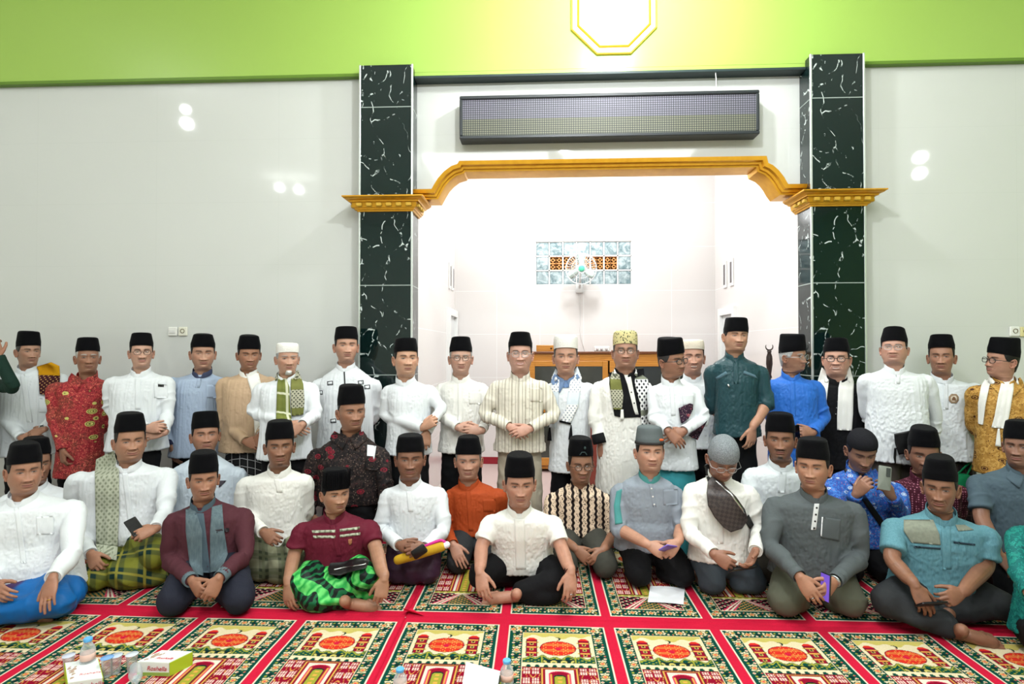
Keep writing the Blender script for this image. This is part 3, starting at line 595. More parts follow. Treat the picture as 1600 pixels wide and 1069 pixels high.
def head_geo(sp):
    """head and neck in local metres: chin at z=0, face towards -Y. sp: shape and colour options"""
    g_ = sp.get
    wx, jaw, chk, nose_w, nose_l = g_('wx', 1), g_('jaw', 1), g_('cheek', 1), g_('nw', 1), g_('nl', 1)
    smile, eyeo, old, lean, gaze = g_('smile', 0), g_('eyeo', 1), g_('old', 0), g_('lean', 0), g_('gaze', 0)
    z = HZ_[:, None]; u = HU[None, :]
    w = np.interp(HZ_, HZD, HPD[0])[:, None]; f = np.interp(HZ_, HZD, HPD[1])[:, None]; b = np.interp(HZ_, HZD, HPD[2])[:, None]
    low = np.clip((.085 - z) / .08, 0, 1) * (z > -.004)
    w = w * (1 + (jaw - 1) * low) * np.where(z > -.02, wx, 1 + (wx - 1) * .6) + .004 * (chk - 1) * np.exp(-((z - .06) / .03) ** 2) * 4
    neck = np.clip((-.01 - z) / .03, 0, 1); w = w * (1 + (g_('neck', 1) - 1) * neck); f = f * (1 + (g_('neck', 1) - 1) * neck); b = b * (1 + (g_('neck', 1) - 1) * neck)
    e = np.interp(HZ_, [-.17, -.01, .0, .03, .08, .13, .2, .23], [1, 1, 1, .96, .88, .85, .95, 1])[:, None]
    su, cu = np.sin(u), np.cos(u); x = w * np.sign(su) * np.abs(su) ** e; y = np.where(cu > 0, -f * np.abs(cu) ** e, b * np.abs(cu))
    y = y + .012 * np.clip(-z / .1, 0, 1)
    Z = np.broadcast_to(z, x.shape).copy(); fr = np.clip((cu - .05) / .35, 0, 1); fr = fr * fr * (3 - 2 * fr) * np.ones_like(x)
    xs = x / wx; ax = np.abs(xs)
    gs = lambda x0, z0, sx, sz: np.exp(-((ax - x0) / sx) ** 2 / 2 - ((Z - z0) / sz) ** 2 / 2)
    d = -.0100 * gs(.032, .117, .015, .0095) - .006 * gs(.0145, .117, .006, .009) + .0058 * gs(.0315, .1135, .0105, .0068)
    d += .0035 * gs(.030, .134, .017, .0065) + .003 * gs(0, .132, .02, .01) - .0016 * gs(.0315, .1045, .012, .003) * (1 + 1.5 * old)
    t = np.clip((.128 - Z) / (.056 * nose_l), 0, 1); zt_ = .128 - .056 * nose_l
    h = np.where(Z > zt_, .0035 + .0175 * t ** 1.25, .021 * np.exp(-((zt_ - Z) / .0055) ** 2 / 2)) * (Z < .134) * np.clip((.134 - Z) / .01, 0, 1)
    d += h * np.exp(-(ax / ((.0062 + .0052 * t) * nose_w)) ** 2 / 2)
    d += .0098 * np.exp(-((ax - .0150 * nose_w) / .0064) ** 2 / 2 - ((Z - zt_ - .0005) / .0062) ** 2 / 2) - .004 * np.exp(-((ax - .0085 * nose_w) / .0032) ** 2 / 2 - ((Z - zt_ + .0055) / .0026) ** 2 / 2)
    # naso-labial fold
    p0 = np.array([.020 * nose_w, zt_ + .002]); p1 = np.array([.033 + .004 * smile, .043 + .004 * smile]); dd = p1 - p0
    tt = np.clip(((ax - p0[0]) * dd[0] + (Z - p0[1]) * dd[1]) / (dd @ dd), 0, 1); ds = np.hypot(ax - p0[0] - tt * dd[0], Z - p0[1] - tt * dd[1])
    d += -(.0014 + .0016 * max(smile, old)) * np.exp(-(ds / .0032) ** 2)
    d += (.0045 * chk + .003 * smile) * gs(.043, .086 + .004 * smile, .016, .014) + .003 * (chk - 1) * 3 * gs(.042, .055, .016, .02) - .004 * g_('gaunt', 0) * gs(.047, .058, .013, .016)
    d += .004 * gs(0, .048, .022, .016)
    zm = .0445 + smile * .0065 * np.clip(ax / .025, 0, 1.3) ** 2; mw = .0245 + .004 * smile
    lipw = np.clip(1 - (ax / mw) ** 2, 0, 1)
    d += .0036 * np.exp(-((Z - zm - .0048) / .0034) ** 2 / 2) * lipw ** .6 + .0046 * np.exp(-((Z - zm + .0050) / .0040) ** 2 / 2) * lipw ** .6 - .0042 * np.exp(-((Z - zm) / .0014) ** 2) * np.clip(lipw * 3, 0, 1)
    d += -.0035 * gs(0, .0285, .014, .0045) + .0045 * gs(0, .012, .013, .010) * g_('chin', 1)
    if old: d += -.0012 * old * (np.sin(Z * 620 + 3 * np.cos(ax * 30)) > .7) * gs(0, .158, .05, .012)
    y = y - d * fr
    # colours
    tone = np.array(lin(g_('tone', (176, 124, 92)))); C = np.tile(tone, (*x.shape, 1))
    P3 = np.c_[x.ravel(), y.ravel(), Z.ravel()] + g_('seed', 0); nz = vnoise(P3 * 45).reshape(x.shape) * .06 + vnoise(P3 * 160).reshape(x.shape) * .04
    C *= (1 + nz)[..., None]
    def tint(m, c, a=1.0):
        m = np.clip(m * a * (fr > .02), 0, 1)[..., None]; C[:] = C * (1 - m) + np.array(c) * m
    red = tone * np.array([1.04, .84, .80]); tint(gs(.045, .085, .014, .012) + gs(0, zt_, .01, .008), red, .55); tint(gs(.0315, .106, .013, .005), tone * np.array([.80, .76, .76]), .6)
    sb = g_('stubble', .25); tint(np.clip(1.3 - (ax / .05) ** 2, 0, 1) * (Z < .064) * (Z > -.012) * np.clip((.064 - Z) / .01, 0, 1), tone * np.array([.62, .62, .66]), sb)
    lu = Z - zm; lipm = np.where(lu > 0, np.clip(1.4 - lu / (.0072 * lipw ** .7 + 1e-5), 0, 1), np.clip(1.4 + lu / (.0088 * lipw ** .6 + 1e-5), 0, 1)) * (lipw > .02)
    tint(lipm, np.array(lin(g_('lip', (152, 92, 82)))), .85)
    if g_('teeth', 0): tint(np.exp(-((Z - zm + .0008) / .0022) ** 4) * (ax < mw * .72), np.array(lin((232, 226, 214))), .9)
    else: tint(np.exp(-((Z - zm) / .0016) ** 2) * (lipw > .03), tone * .22, .9); tint(np.exp(-((ax - .0088 * nose_w) / .0036) ** 2 - ((Z - zt_ + .0058) / .0022) ** 2), tone * .25, .8)  # mouth seam and nostril shade painted into the skin colour
    hc = np.array(lin(g_('hairc', (24, 20, 18))))
    brow = np.exp(-(((Z - .1325 - .0035 * (1 - ((ax - .034) / .02) ** 2)) / (.0047 * (1.25 - .5 * np.clip((ax - .016) / .034, 0, 1)))) ** 2)) * np.clip((ax - .011) / .005, 0, 1) * np.clip((.054 - ax) / .006, 0, 1)
    tint(brow, hc * 1.1, g_('brow', .85))
    X = (ax - .0315) / .0148; dz = Z - .1135 + .0008 * X; zu = .0040 * eyeo * np.clip(1 - X * X, 0, 1) ** .8; zl = -.0030 * eyeo * np.clip(1 - X * X, 0, 1)
    ins = np.clip((zu - dz) / .0008, 0, 1) * np.clip((dz - zl) / .0008, 0, 1) * (np.abs(X) < 1)
    tint(ins, (.19, .165, .15)); gx = xs - np.sign(xs) * .0315 - gaze * .004
    tint(ins * (np.hypot(gx, dz - .0006 + g_('down', 0) * .002) < .0060), (.018, .010, .007))
    tint(np.exp(-((dz - zu - .0008) / .0015) ** 2) * (np.abs(X) < 1.08), (.03, .02, .016), .95); tint(np.exp(-((dz - zl + .0004) / .0008) ** 2) * (np.abs(X) < .95), tone * .35, .6); tint(np.exp(-((dz - .0078 - .0015 * (1 - X * X)) / .0009) ** 2) * (np.abs(X) < .95), tone * .45, .6); tint(np.exp(-(ds / .0016) ** 2) * (Z < zt_), tone * .6, .25 + .35 * max(smile, old)); tint(np.exp(-((Z - .1025 + .25 * (ax - .03) ** 2 / .02) / .0014) ** 2) * (np.abs(ax - .031) < .013), tone * .6, .35 + .3 * old)  # lash lines; lid, cheek and under-eye crease shade painted into the colour
    if g_('moust', 0): tint(np.exp(-((Z - .0575 - .03 * np.clip(.012 - ax, 0, .02) * 0) / .0042) ** 4) * np.clip((.029 - ax) / .006, 0, 1) * np.clip(ax / .002, .5, 1), np.array(lin(g_('mc', g_('hairc', (24, 20, 18))))), g_('moust', 0))
    if g_('goat', 0): tint(np.clip((.017 - ax) / .008, 0, 1) * np.clip((.026 - Z) / .008, 0, 1) * np.clip((Z + .004) / .010, 0, 1), np.array(lin(g_('mc', g_('hairc', (24, 20, 18))))), g_('goat', 0))
    V = np.stack([x, y, Z], -1); g = loft(V); cols = np.vstack([C.reshape(-1, 3), C[0, 0], C[-1, 0]])
    # ears
    ew = np.interp(.095, HZD, HPD[0]) * wx
    for sg in (-1, 1):
        M = rot('Z', sg * -.45) @ rot('X', -.12); c = (sg * (ew + .004), .010, .093); t_ = np.linspace(0, 2 * PI, 21)
        rim = tube(np.c_[sg * (.004 + .002 * np.sin(t_)), .0165 * np.cos(t_) + .003 * np.sin(t_), .031 * np.sin(t_)], .0044, 8, (1, 0, 0), round_ends=False)
        e_ = join(rim, ball((0, .001, 0), (.0042, .015, .029), 10, 16), ball((sg * .004, .003, -.026), (.006, .008, .009), 8, 10), ball((sg * .003, -.009, -.004), (.005, .005, .009), 8, 10))
        e_ = xf(e_, M, c); g = join(g, e_); cols = np.vstack([cols, np.tile(tone * np.array([1.0, .90, .88]), (len(e_[0]), 1))])
    return g, cols, V
def hair_geo(V, sp, top):
    U = np.abs(HU)[None, :] * np.ones((len(HZ_), 1)); Z = HZ_[:, None] * np.ones_like(U)
    lo = np.interp(U[0], [0, .95, 1.05, 1.25, 1.42, 1.6, 1.9, 2.2, PI], [.21, .20, .150, .112, .100, .118, .075, .03, .012])
    if sp.get('recede'): lo = np.interp(U[0], [0, 1.2, 1.35, 1.6, 1.9, 2.2, PI], [.22, .2, .15, .125, .075, .03, .012])
    d = np.clip((Z - lo[None, :]) / .012, 0, 1) * np.clip((top + .012 - Z) / .006, 0, 1)
    c = np.stack([V[..., 0] * 0, V[..., 1] * 0 + .005, V[..., 2] * 0 + .11], -1); nrm = (V - c) * np.array([1, 1, .3]); nrm /= np.linalg.norm(nrm, axis=-1)[..., None] + 1e-9
    tx = .0012 * vnoise(np.c_[V[..., 0].ravel() * 60, V[..., 1].ravel() * 260, V[..., 2].ravel() * 90]).reshape(U.shape)
    H = V + nrm * (-.004 + (.0085 * sp.get('hair_t', 1) + tx) * np.sqrt(d))[..., None]
    keep = d > 0; n, m = U.shape; i = np.arange(n - 1)[:, None]; j = np.arange(m)[None, :]; j2 = (j + 1) % m
    k = keep[i, j] | keep[i, j2] | keep[i + 1, j] | keep[i + 1, j2]
    Q = np.stack([i * m + j, i * m + j2, (i + 1) * m + j2, (i + 1) * m + j], -1)[k]
    used = np.unique(Q); mp = np.full(n * m, -1); mp[used] = np.arange(len(used)); return G(H.reshape(-1, 3)[used], mp[Q])
def beard_geo(V, top=.03, w=.05, t=.012, length=.0):
    m = (np.abs(V[..., 0]) < w) & (V[..., 2] < top) & (V[..., 2] > -.02) & (V[..., 1] < -.02)
    d = np.clip((w - np.abs(V[..., 0])) / .02, 0, 1) * np.clip((top - V[..., 2]) / .012, 0, 1) * np.clip((V[..., 2] + .02) / .01, 0, 1)
    H = V.copy(); nz = .003 * vnoise(V.reshape(-1, 3) * 220).reshape(m.shape); H[..., 1] -= (t + nz) * d - .003; H[..., 2] -= length * d
    n, mm = m.shape; i = np.arange(n - 1)[:, None]; j = np.arange(mm)[None, :]; j2 = (j + 1) % mm; k = m[i, j] & m[i, j2] & m[i + 1, j] & m[i + 1, j2]
    Q = np.stack([i * mm + j, i * mm + j2, (i + 1) * mm + j2, (i + 1) * mm + j], -1)[k]; used = np.unique(Q); mp = np.full(n * mm, -1); mp[used] = np.arange(len(used)); return G(H.reshape(-1, 3)[used], mp[Q])

# ------------------------------------------------------------------ caps (head-local)
def hsec(z, off, wx, m=48, back=1.0):
    w = np.interp(z, HZD, HPD[0]) * wx + off; f = np.interp(z, HZD, HPD[1]) + off; b = np.interp(z, HZD, HPD[2]) + off
    th = np.arange(m) / m * 2 * PI; c, s_ = np.cos(th), np.sin(th)
    return np.c_[w * np.sign(s_) * np.abs(s_) ** .92, np.where(c > 0, -f * np.abs(c) ** .92, b * np.abs(c))]
def cap_geo(kind, hb, hh, wx, tp=.8):
    zb = min(hb, .175); B = hsec(min(zb, .165), .0065, wx); m = len(B); rows = []
    fy = -B[:, 1] / .1                                     # +1 front .. -1 back
    def row(sc, z, dz=None): return np.c_[B[:, 0] * sc[0], (B[:, 1] - .002) * sc[1] + .002, np.full(m, z) + (0 if dz is None else dz)]
    base = -.017 * np.clip(1 - fy, 0, 1.8)
    if kind in ('peci', 'grey'):
        H = hh; pk = .004 * np.abs(fy)
        rows = [row((.97, .97), hb + .006, base), row((1.0, 1.0), hb, base), row((1.005, 1.005), hb + H * .3, base * .7), row((.5 + tp * .5 + .015, .97), hb + H * .56, base * .4), row((tp + .03, .955), hb + H * .80, base * .1), row((tp, .94), hb + H * .90, pk * .4), row((tp - .05, .91), hb + H * .955, pk * .8), row((tp - .13, .86), hb + H * .985, pk), row((tp - .25, .78), hb + H * 1.0, pk * .6), row((.40, .60), hb + H * 1.01, .002 * np.ones(m)), row((.10, .42), hb + H * 1.02, 0 * base), row((.02, .36), hb + H * 1.025, 0 * base)]
    elif kind == 'skull':      # soft cylindrical cap with a rounded top
        H = hh; rows = [row((.98, .98), hb + .005, base), row((1.0, 1.0), hb, base), row((1.01, 1.01), hb + H * .35, base * .6), row((.985, .985), hb + H * .68, base * .2), row((.93, .94), hb + H * .86), row((.80, .82), hb + H * .96), row((.5, .5), hb + H * 1.0), row((.2, .2), hb + H * 1.01), row((.02, .02), hb + H * 1.012)]
    else:                      # dome: knitted cap hugging the head
        H = hh; rows = [row((.99, .99), hb + .005, base), row((1.015, 1.015), hb, base)]
        for t in (.1, .2, .34, .48, .62, .76, .88, .96, 1.0):
            k = math.sqrt(max(0, 1 - t ** 2.6)); rows.append(row((1.01 * k + .01, 1.01 * k + .01), hb + H * t, base * (1 - t)))
    n_ = 3; R = []
    for a, b in zip(rows[:-1], rows[1:]): R += [a + (b - a) * q / n_ for q in range(n_)]
    R.append(rows[-1]); g = loft(R); return g

# ------------------------------------------------------------------ hands and feet (raw primitives, right side thumb towards +Y)
def hand_raw(pose):
    cu = {'flat': (.10, .18, .12), 'relax': (.30, .50, .32), 'curl': (.62, .95, .55), 'grip': (.75, 1.15, .7)}[pose]
    out = []; th = np.arange(20) / 20 * 2 * PI
    secs = []
    for x, a, b, z in ((-.026, .020, .016, 0), (-.012, .0265, .0195, 0), (.0, .0285, .020, 0), (.025, .036, .019, -.001), (.055, .041, .0165, -.001), (.08, .042, .014, 0), (.096, .039, .011, -.001), (.101, .03, .006, -.002)):
        secs.append(np.c_[np.full(20, x), a * np.cos(th), z + b * np.sin(th)])
    out.append(loft(secs))
    for kx, ky, L, r, sp, ex in ((.090, .031, .073, .0092, .045, 0), (.096, .0105, .081, .0094, .0, .02), (.091, -.0105, .075, .0090, -.035, .06), (.081, -.030, .060, .0080, -.09, .1)):
        P = [np.array([kx - .03, ky * .9, .001]), np.array([kx, ky, .0])]; a = 0; rr = [r * 1.12, r * 1.08]
        for k, fr in enumerate((.46, .30, .24)):
            a += cu[k] * (1 + ex * (2 if pose != 'flat' else 1)); P.append(P[-1] + L * fr * np.array([math.cos(a) * math.cos(sp), math.cos(a) * math.sin(sp) + .0, -math.sin(a)])); rr.append(r * (1.0, .92, .78)[k])
        # knuckle thickening
        Q, R = [], []
        for k in range(len(P) - 1):
            Q += [P[k], P[k] * .5 + P[k + 1] * .5]; R += [rr[k], (rr[k] + rr[k + 1]) / 2 * .95]
        out.append(tube(Q + [P[-1]], R + [rr[-1]], 10))
    oth = {'flat': -.15, 'relax': -.35, 'curl': -.55, 'grip': -.8}[pose]
    P = [np.array([.012, .018, -.004]), np.array([.036, .040, -.010])]; dr = np.array([.82, .46, oth]); dr /= np.linalg.norm(dr); P.append(P[-1] + dr * .040); dr2 = np.array([.93, .25, oth * .9]); dr2 /= np.linalg.norm(dr2); P.append(P[-1] + dr2 * .028)
    out.append(tube([P[0], P[1], P[1] * .5 + P[2] * .5, P[2], P[3]], [.017, .0145, .0115, .0112, .0088], 12))
    out.append(ball((.038, .026, -.006), (.026, .017, .012), 10, 14))
    return join(*out)
HANDS = {p: hand_raw(p) for p in ('flat', 'relax', 'curl', 'grip')}
def foot_raw():
    out = [ball((0, 0, .0), (.04, .032, .032)), tube([(0, 0, .0), (.05, 0, .012), (.11, .004, .004), (.155, .006, -.008)], [.032, .036, .036, .030], 16, (0, 0, 1)), tube([(-.0, 0, .08), (0, 0, .02)], [.034, .034], 14, (1, 0, 0))]
    for y, x0, L, r in ((.026, .15, .055, .0135), (.008, .16, .043, .0095), (-.007, .155, .038, .009), (-.021, .147, .032, .0085), (-.033, .137, .026, .008)):
        out.append(tube([(x0 - .03, y, -.012), (x0 + L * .5, y * 1.05, -.014), (x0 + L, y * 1.05, -.020)], [r * 1.1, r, r * .85], 10))
    out.append(tube([(.12, -.03, -.01), (.145, 0, -.008), (.15, .024, -.008)], [.016, .02, .02], 12))
    return join(*out)
FOOT = foot_raw()
def basis(xd, zd):
    x = np.asarray(xd, float); x = x / np.linalg.norm(x); z = np.asarray(zd, float); z = z - (z @ x) * x; z /= np.linalg.norm(z); return x, z

# ------------------------------------------------------------------ draping on a person's clothes, along camera-facing rays
def grid_fill(T):
    T = T.copy()
    for _ in range(60):
        nan = np.isnan(T)
        if not nan.any(): break
        if nan.all(): return None
        A = np.full((4, *T.shape), np.nan); A[0, 1:] = T[:-1]; A[1, :-1] = T[1:]; A[2, :, 1:] = T[:, :-1]; A[3, :, :-1] = T[:, 1:]
        with np.errstate(all='ignore'):
            import warnings; warnings.simplefilter('ignore'); m = np.nanmean(A, 0)
        T[nan] = m[nan]
    return T
def drape(bvh, rows, m=7, step=3.0, off=.003, th=.004, fold=0.0, nf=2.5, sm=3):
    """cloth piece whose outline is given as (left, right) pixel pairs down its length, laid onto the surfaces in bvh"""
    rows = [np.asarray(r, float).reshape(2, 2) for r in rows]; R = [rows[0]]; m = max(m, int(np.abs(np.array(rows)[:, 1] - np.array(rows)[:, 0]).max() / 2.6))
    for a, b in zip(rows[:-1], rows[1:]):
        k = max(1, int(np.abs(b - a).max() / step)); R += [a + (b - a) * q / k for q in range(1, k + 1)]
    R = np.array(R); s = np.linspace(0, 1, m)[None, :, None]; PX = R[:, :1] * (1 - s) + R[:, 1:] * s
    n_ = PX.shape[0]; T = np.full((n_, m), np.nan); D = np.zeros((n_, m, 3))
    for i in range(n_):
        for j in range(m):
            d = ray(*PX[i, j]); D[i, j] = d; L = np.linalg.norm(d); h = bvh.ray_cast(Vector(CC), Vector(d / L))
            if h[0] is not None: T[i, j] = h[3] / L
    med = np.nanmedian(T) if not np.isnan(T).all() else np.nan
    T[np.abs(T - med) > .35] = np.nan; T = grid_fill(T)
    if T is None: return None
    for _ in range(sm):
        A = np.pad(T, 1, 'edge'); T2 = (A[:-2, 1:-1] + A[2:, 1:-1] + A[1:-1, :-2] + A[1:-1, 2:]) / 4; T = np.minimum(T2, T)
    L = np.linalg.norm(D, axis=-1); wv = fold * np.sin(np.linspace(0, nf * 2 * PI, m))[None, :] * np.linspace(.4, 1, n_)[:, None]
    fr = CC + D * (T - (off + th + wv) / L)[..., None]; bk = CC + D * (T - (off + wv - .001) / L)[..., None]
    bk[[0, -1]] = bk[[0, -1]] * .5 + fr[[0, -1]] * .5
    ring = np.concatenate([fr, bk[:, ::-1]], 1); return loft(ring)
# ------------------------------------------------------------------ people
n = NT('skin', .46, .35); at_ = n.n('ShaderNodeAttribute', attribute_name='Col'); n.l(at_.outputs['Color'], n.b.inputs['Base Color'])
n.bump(n.noise(260, None, 3), .10, .003); n.b.inputs['Subsurface Weight'].default_value = .06; n.b.inputs['Subsurface Radius'].default_value = (.012, .005, .003); n.b.inputs['Subsurface Scale'].default_value = .4
M_SKIN = n.m
n = NT('black_velvet', .85, .08, sheen=.03); n.b.inputs['Sheen Roughness'].default_value = .4; n.col((9, 9, 12)); n.bump(n.noise(300, None, 2), .3, .003); M_PECI = n.m
M_HAIR = {}
def hairm(c):
    if c not in M_HAIR:
        n = NT('hair', .55, .3); n.col(n.mix(n.noise(240, n.obj((1, 1, .2)), 2), tuple(int(x * .7) for x in c), tuple(min(255, int(x * 1.25) + 4) for x in c))); M_HAIR[c] = n.m
    return M_HAIR[c]
n = NT('lens_glass', .02, .5); mx_ = n.n('ShaderNodeMixShader'); tr = n.n('ShaderNodeBsdfTransparent'); gl_ = n.n('ShaderNodeBsdfGlossy'); gl_.inputs['Roughness'].default_value = .03; mx_.inputs[0].default_value = .06
n.l(tr.outputs[0], mx_.inputs[1]); n.l(gl_.outputs[0], mx_.inputs[2]); n.l(mx_.outputs[0], n.t.nodes['Material Output'].inputs[0]); M_LENS = n.m
n = NT('white_knit', .9, .1); v_ = n.voro(190, n.obj((1, 1, .8))); n.col((236, 234, 228)); n.bump(v_, .6, .004); M_WCAP = n.m
n = NT('cream_knit', .9, .1); v_ = n.voro(170); n.col((226, 214, 196)); n.bump(v_, .6, .004); M_CCAP = n.m
n = NT('grey_knit', .9, .1); v_ = n.voro(210, n.obj((1, 1, .7))); n.col(n.mix(n.step(v_, .45, .2), (150, 156, 160), (122, 128, 133))); n.bump(v_, .8, .005); M_GCAP = n.m
n = NT('dark_knit', .9, .1); n.col((30, 30, 34)); n.bump(n.voro(200), .5, .003); M_DCAP = n.m
n = NT('patterned_cap', .85, .15); v_ = n.voro(62, n.obj((1, 1, .8))); n.col(n.mix(n.step(v_, .34, .04), (92, 92, 70), (206, 194, 142))); n.bump(v_, .4, .003); M_YCAP = n.m
CAPM = dict(peci=M_PECI, grey=cloth((96, 104, 106), .9, .2))

def glasses(hx, nd, s_, kind, wx):
    c = {'thin': (60, 56, 52), 'dark': (22, 20, 22), 'silver': (170, 170, 172)}[kind]; rt = .0016 if kind != 'dark' else .0023
    fm = plain(c, .3, .5, .6 if kind != 'dark' else 0, name='spectacle_frame'); out, ln = [], []
    for sg in (-1, 1):
        t_ = np.linspace(0, 2 * PI, 33); rx, rz = .0235, .0185; p = .75 if kind != 'thin' else .9
        cx_, cz_ = sg * .0325, .1105
        ring = np.c_[cx_ + rx * np.sign(np.cos(t_)) * np.abs(np.cos(t_)) ** p, -.1085 + .004 * ((np.cos(t_) * sg + .2) ** 2), cz_ + rz * np.sign(np.sin(t_)) * np.abs(np.sin(t_)) ** p]
        out.append(tube(ring, rt, 7, (0, 1, 0), round_ends=False)); out.append(tube([(sg * .0555, -.104, .114), (sg * (.0765 * wx + .004), -.085, .115), (sg * (.0775 * wx + .006), .004, .108)], rt * 1.1, 6))
        m = ring[:-1]; ln.append(loft([m * .02 + np.array([cx_, -.108, cz_]) * .98, m + (0, .0006, 0), m + (0, -.0006, 0), m * .02 + np.array([cx_, -.109, cz_]) * .98], caps=False))
    out.append(tube(spline([(-.010, -.1085, .113), (0, -.1125, .1155), (.010, -.1085, .113)], 8), rt, 7))
    o = mo('glasses', hx(join(*out)), fm, nd); mo('lenses', hx(join(*ln)), M_LENS, under(o, nd))

SEEDN = [0]
def arm_pts(J, sp):
    return J, np.asarray(sp['E']), np.asarray(sp['W']), np.asarray(sp['T'])
def person(lab, Y, cx, ht, hb, ch, fw, sh, hem=None, L=None, R=None, yaw=0, pitch=0, roll=0, pose='stand', face=None, cap='peci', capm=None, glass=None,
           shirt=None, slv='long', legs=None, belly=1.0, det=(), tyaw=0, Yh=None, bx=None, hair=(22, 20, 20), beard=None, kn=None, collar='stand', collarm=None, cuffm=None,
           plk=None, thick=1.0, wr=1.0, group=None, cuffl=.058, cuffr=1.0, tw=1.0, hairopt=None, legwr=1.0, coll_h=.032, feetoff=False, hoff=0.0, capt=0.0, hs=None):
    SEEDN[0] += 1; sd = SEEDN[0]; Yh = Yh or (Y if pose == 'stand' else Y - .06); rs = random.Random(sd * 7 + 1)
    mid = at(cx, (hb + ch) / 2, Yh); a = -math.atan2(mid[0], mid[1]); off = math.atan2(abs(mid[0] ), mid[1])
    H = (ch - hb) * Yh / FPX; s_ = hs or min(max(H / .168, .98), 1.14); hbz = min(max(H / s_, .148), .19)
    wx = min(max(fw * Yh / FPX * math.cos(math.atan((cx - 800) / FPX)) / (.1505 * s_), .92), 1.09)
    fs = dict(seed=sd * 3.7, wx=wx, jaw=rs.uniform(.88, 1.0), cheek=rs.uniform(.9, 1.25), nw=rs.uniform(1.1, 1.34), smile=rs.uniform(0, .4), lean=0, nl=rs.uniform(.94, 1.06), eyeo=rs.uniform(.8, 1.0), tone=(172, 120, 90), hairc=hair); fs.update(face or {}); tn_ = np.array(fs['tone'], float); fs['tone'] = tuple(np.clip((tn_ * .82 + tn_.mean() * .18) * .97, 0, 255))
    Rh = rot('Z', a + math.radians(yaw)) @ rot('X', math.radians(pitch)) @ rot('Y', math.radians(roll)); R0 = rot('Z', .5 * a + math.radians(tyaw))
    O = mid - Rh @ np.array([0, .0, .5 * hbz * s_]); O[1] += .0
    g, cols, Vg = head_geo(fs)
    def hx(gg):
        V = gg[0]; wt = np.clip((V[:, 2] + .10) / .09, 0, 1)[:, None]; wt = wt * wt * (3 - 2 * wt)
        A = (V * s_) @ Rh.T; piv = np.array([0, .015, -.02]) * s_
        B = ((V * s_ - piv) @ R0.T) + Rh @ piv
        return (A * wt + B * (1 - wt) + O, gg[1], gg[2])
    NB = O + Rh @ (np.array([0, .015, -.02]) * s_) + R0 @ (np.array([0, -.008, -.012]) * s_)
    x0, y0, x1, y1 = sh; zsh = (at(x0, y0, Yh)[2] + at(x1, y1, Yh)[2]) / 2; A0, A1 = at(x0, y0, Yh + .0), at(x1, y1, Yh); Xs = (A0[0] + A1[0]) / 2; Wd = (A1[0] - A0[0]) / 2; k_ = min(max(1 + (Wd / .235 - 1) * .5, .86), 1.14) * thick
    zsh = min(zsh + .026, NB[2] - .048)
    bxw = at(bx, 800, Y)[0] if bx is not None else Xs
    org = np.array([bxw, Y, 0.0]); nd = thing('person', lab, 'person', org, group)
    zb = at(cx, hem, Y - .12)[2] if (hem and pose == 'stand') else {'stand': .85, 'kneel': .19, 'cross': .10, 'up': .42}[pose]
    zw = zb + (NB[2] - zb) * .32
    dep = .5 * (1 + k_)
    secs = [(NB[2] + .004, .056 * s_, .050 * s_, .060 * s_, .034), (NB[2] - .016, .070 * s_, .060 * s_, .072 * s_, .034), (NB[2] - .040, .36 * Wd, .078, .088, .030), (min(zsh + .016, NB[2] - .056), .64 * Wd, .090 * dep, .098, .012), (zsh - .05, .82 * Wd, .105 * dep, .105, 0),
            (zsh - .13, .79 * Wd, .125 * dep, .108, 0), (max(zsh - .24, zw + .04), .76 * Wd, .130 * dep, .108, 0), (zw, .76 * Wd * (.6 + .4 * belly), .135 * dep * belly, .108, 0), ((zb + zw) / 2, .80 * Wd * (.6 + .4 * belly), .135 * dep * belly, .112, 0), (zb, .84 * Wd * (.7 + .3 * belly), .130 * dep * (.4 + .6 * belly), .12, 0)]
    if pose in ('kneel', 'cross'): secs[-1] = (zb, .86 * Wd * (.7 + .3 * belly), .165 * (.5 + .5 * belly), .12, -.03); secs[-2] = (secs[-2][0], secs[-2][1], .150 * dep * belly, .112, 0)
    if pose == 'stand': secs[-1] = (zb, .86 * Wd, .150 * dep, .14, -.0)
    secs = [q if i < 4 else (q[0], q[1] * (tw if i > 4 else (1 + tw) / 2), *q[2:]) for i, q in enumerate(secs)]
    th = np.arange(48) / 48 * 2 * PI; su, cu = np.sin(th), np.cos(th); SS = []
    zs_ = [q[0] for q in secs]; zi = np.concatenate([np.linspace(zs_[i], zs_[i + 1], 5)[:-1] for i in range(len(zs_) - 1)] + [[zs_[-1]]])
    cols4 = [np.interp(-zi, [-q for q in zs_], [q[k] for q in secs]) for k in range(1, 5)]
    for z, wv, f, b, tl in zip(zi, *cols4):
        t = min(max((NB[2] - z) / max(NB[2] - zsh + .05, .05), 0), 1); t2 = min(max((zsh - z) / max(zsh - zb, .1), 0), 1)
        cxx = (NB[0] * (1 - t) + Xs * t) * (1 - t2) + bxw * t2; cyy = (NB[1] * (1 - t) + (Yh + .018) * t) * (1 - t2) + Y * t2
        e = .86; p = np.c_[wv * np.sign(su) * np.abs(su) ** e, np.where(cu > 0, -f * np.abs(cu) ** e, b * np.abs(cu) ** e), -tl * cu]
        SS.append(p @ R0.T + (cxx, cyy, z))
    torso = loft(SS); innerp = [loft([(q - q.mean(0)) * .74 + q.mean(0) for q in SS[14:]]), tube([NB + (0, 0, .01), SS[16].mean(0)], [.045, .06], 16)]
    # arms
    parts, bodyp, arms = [torso], [], []
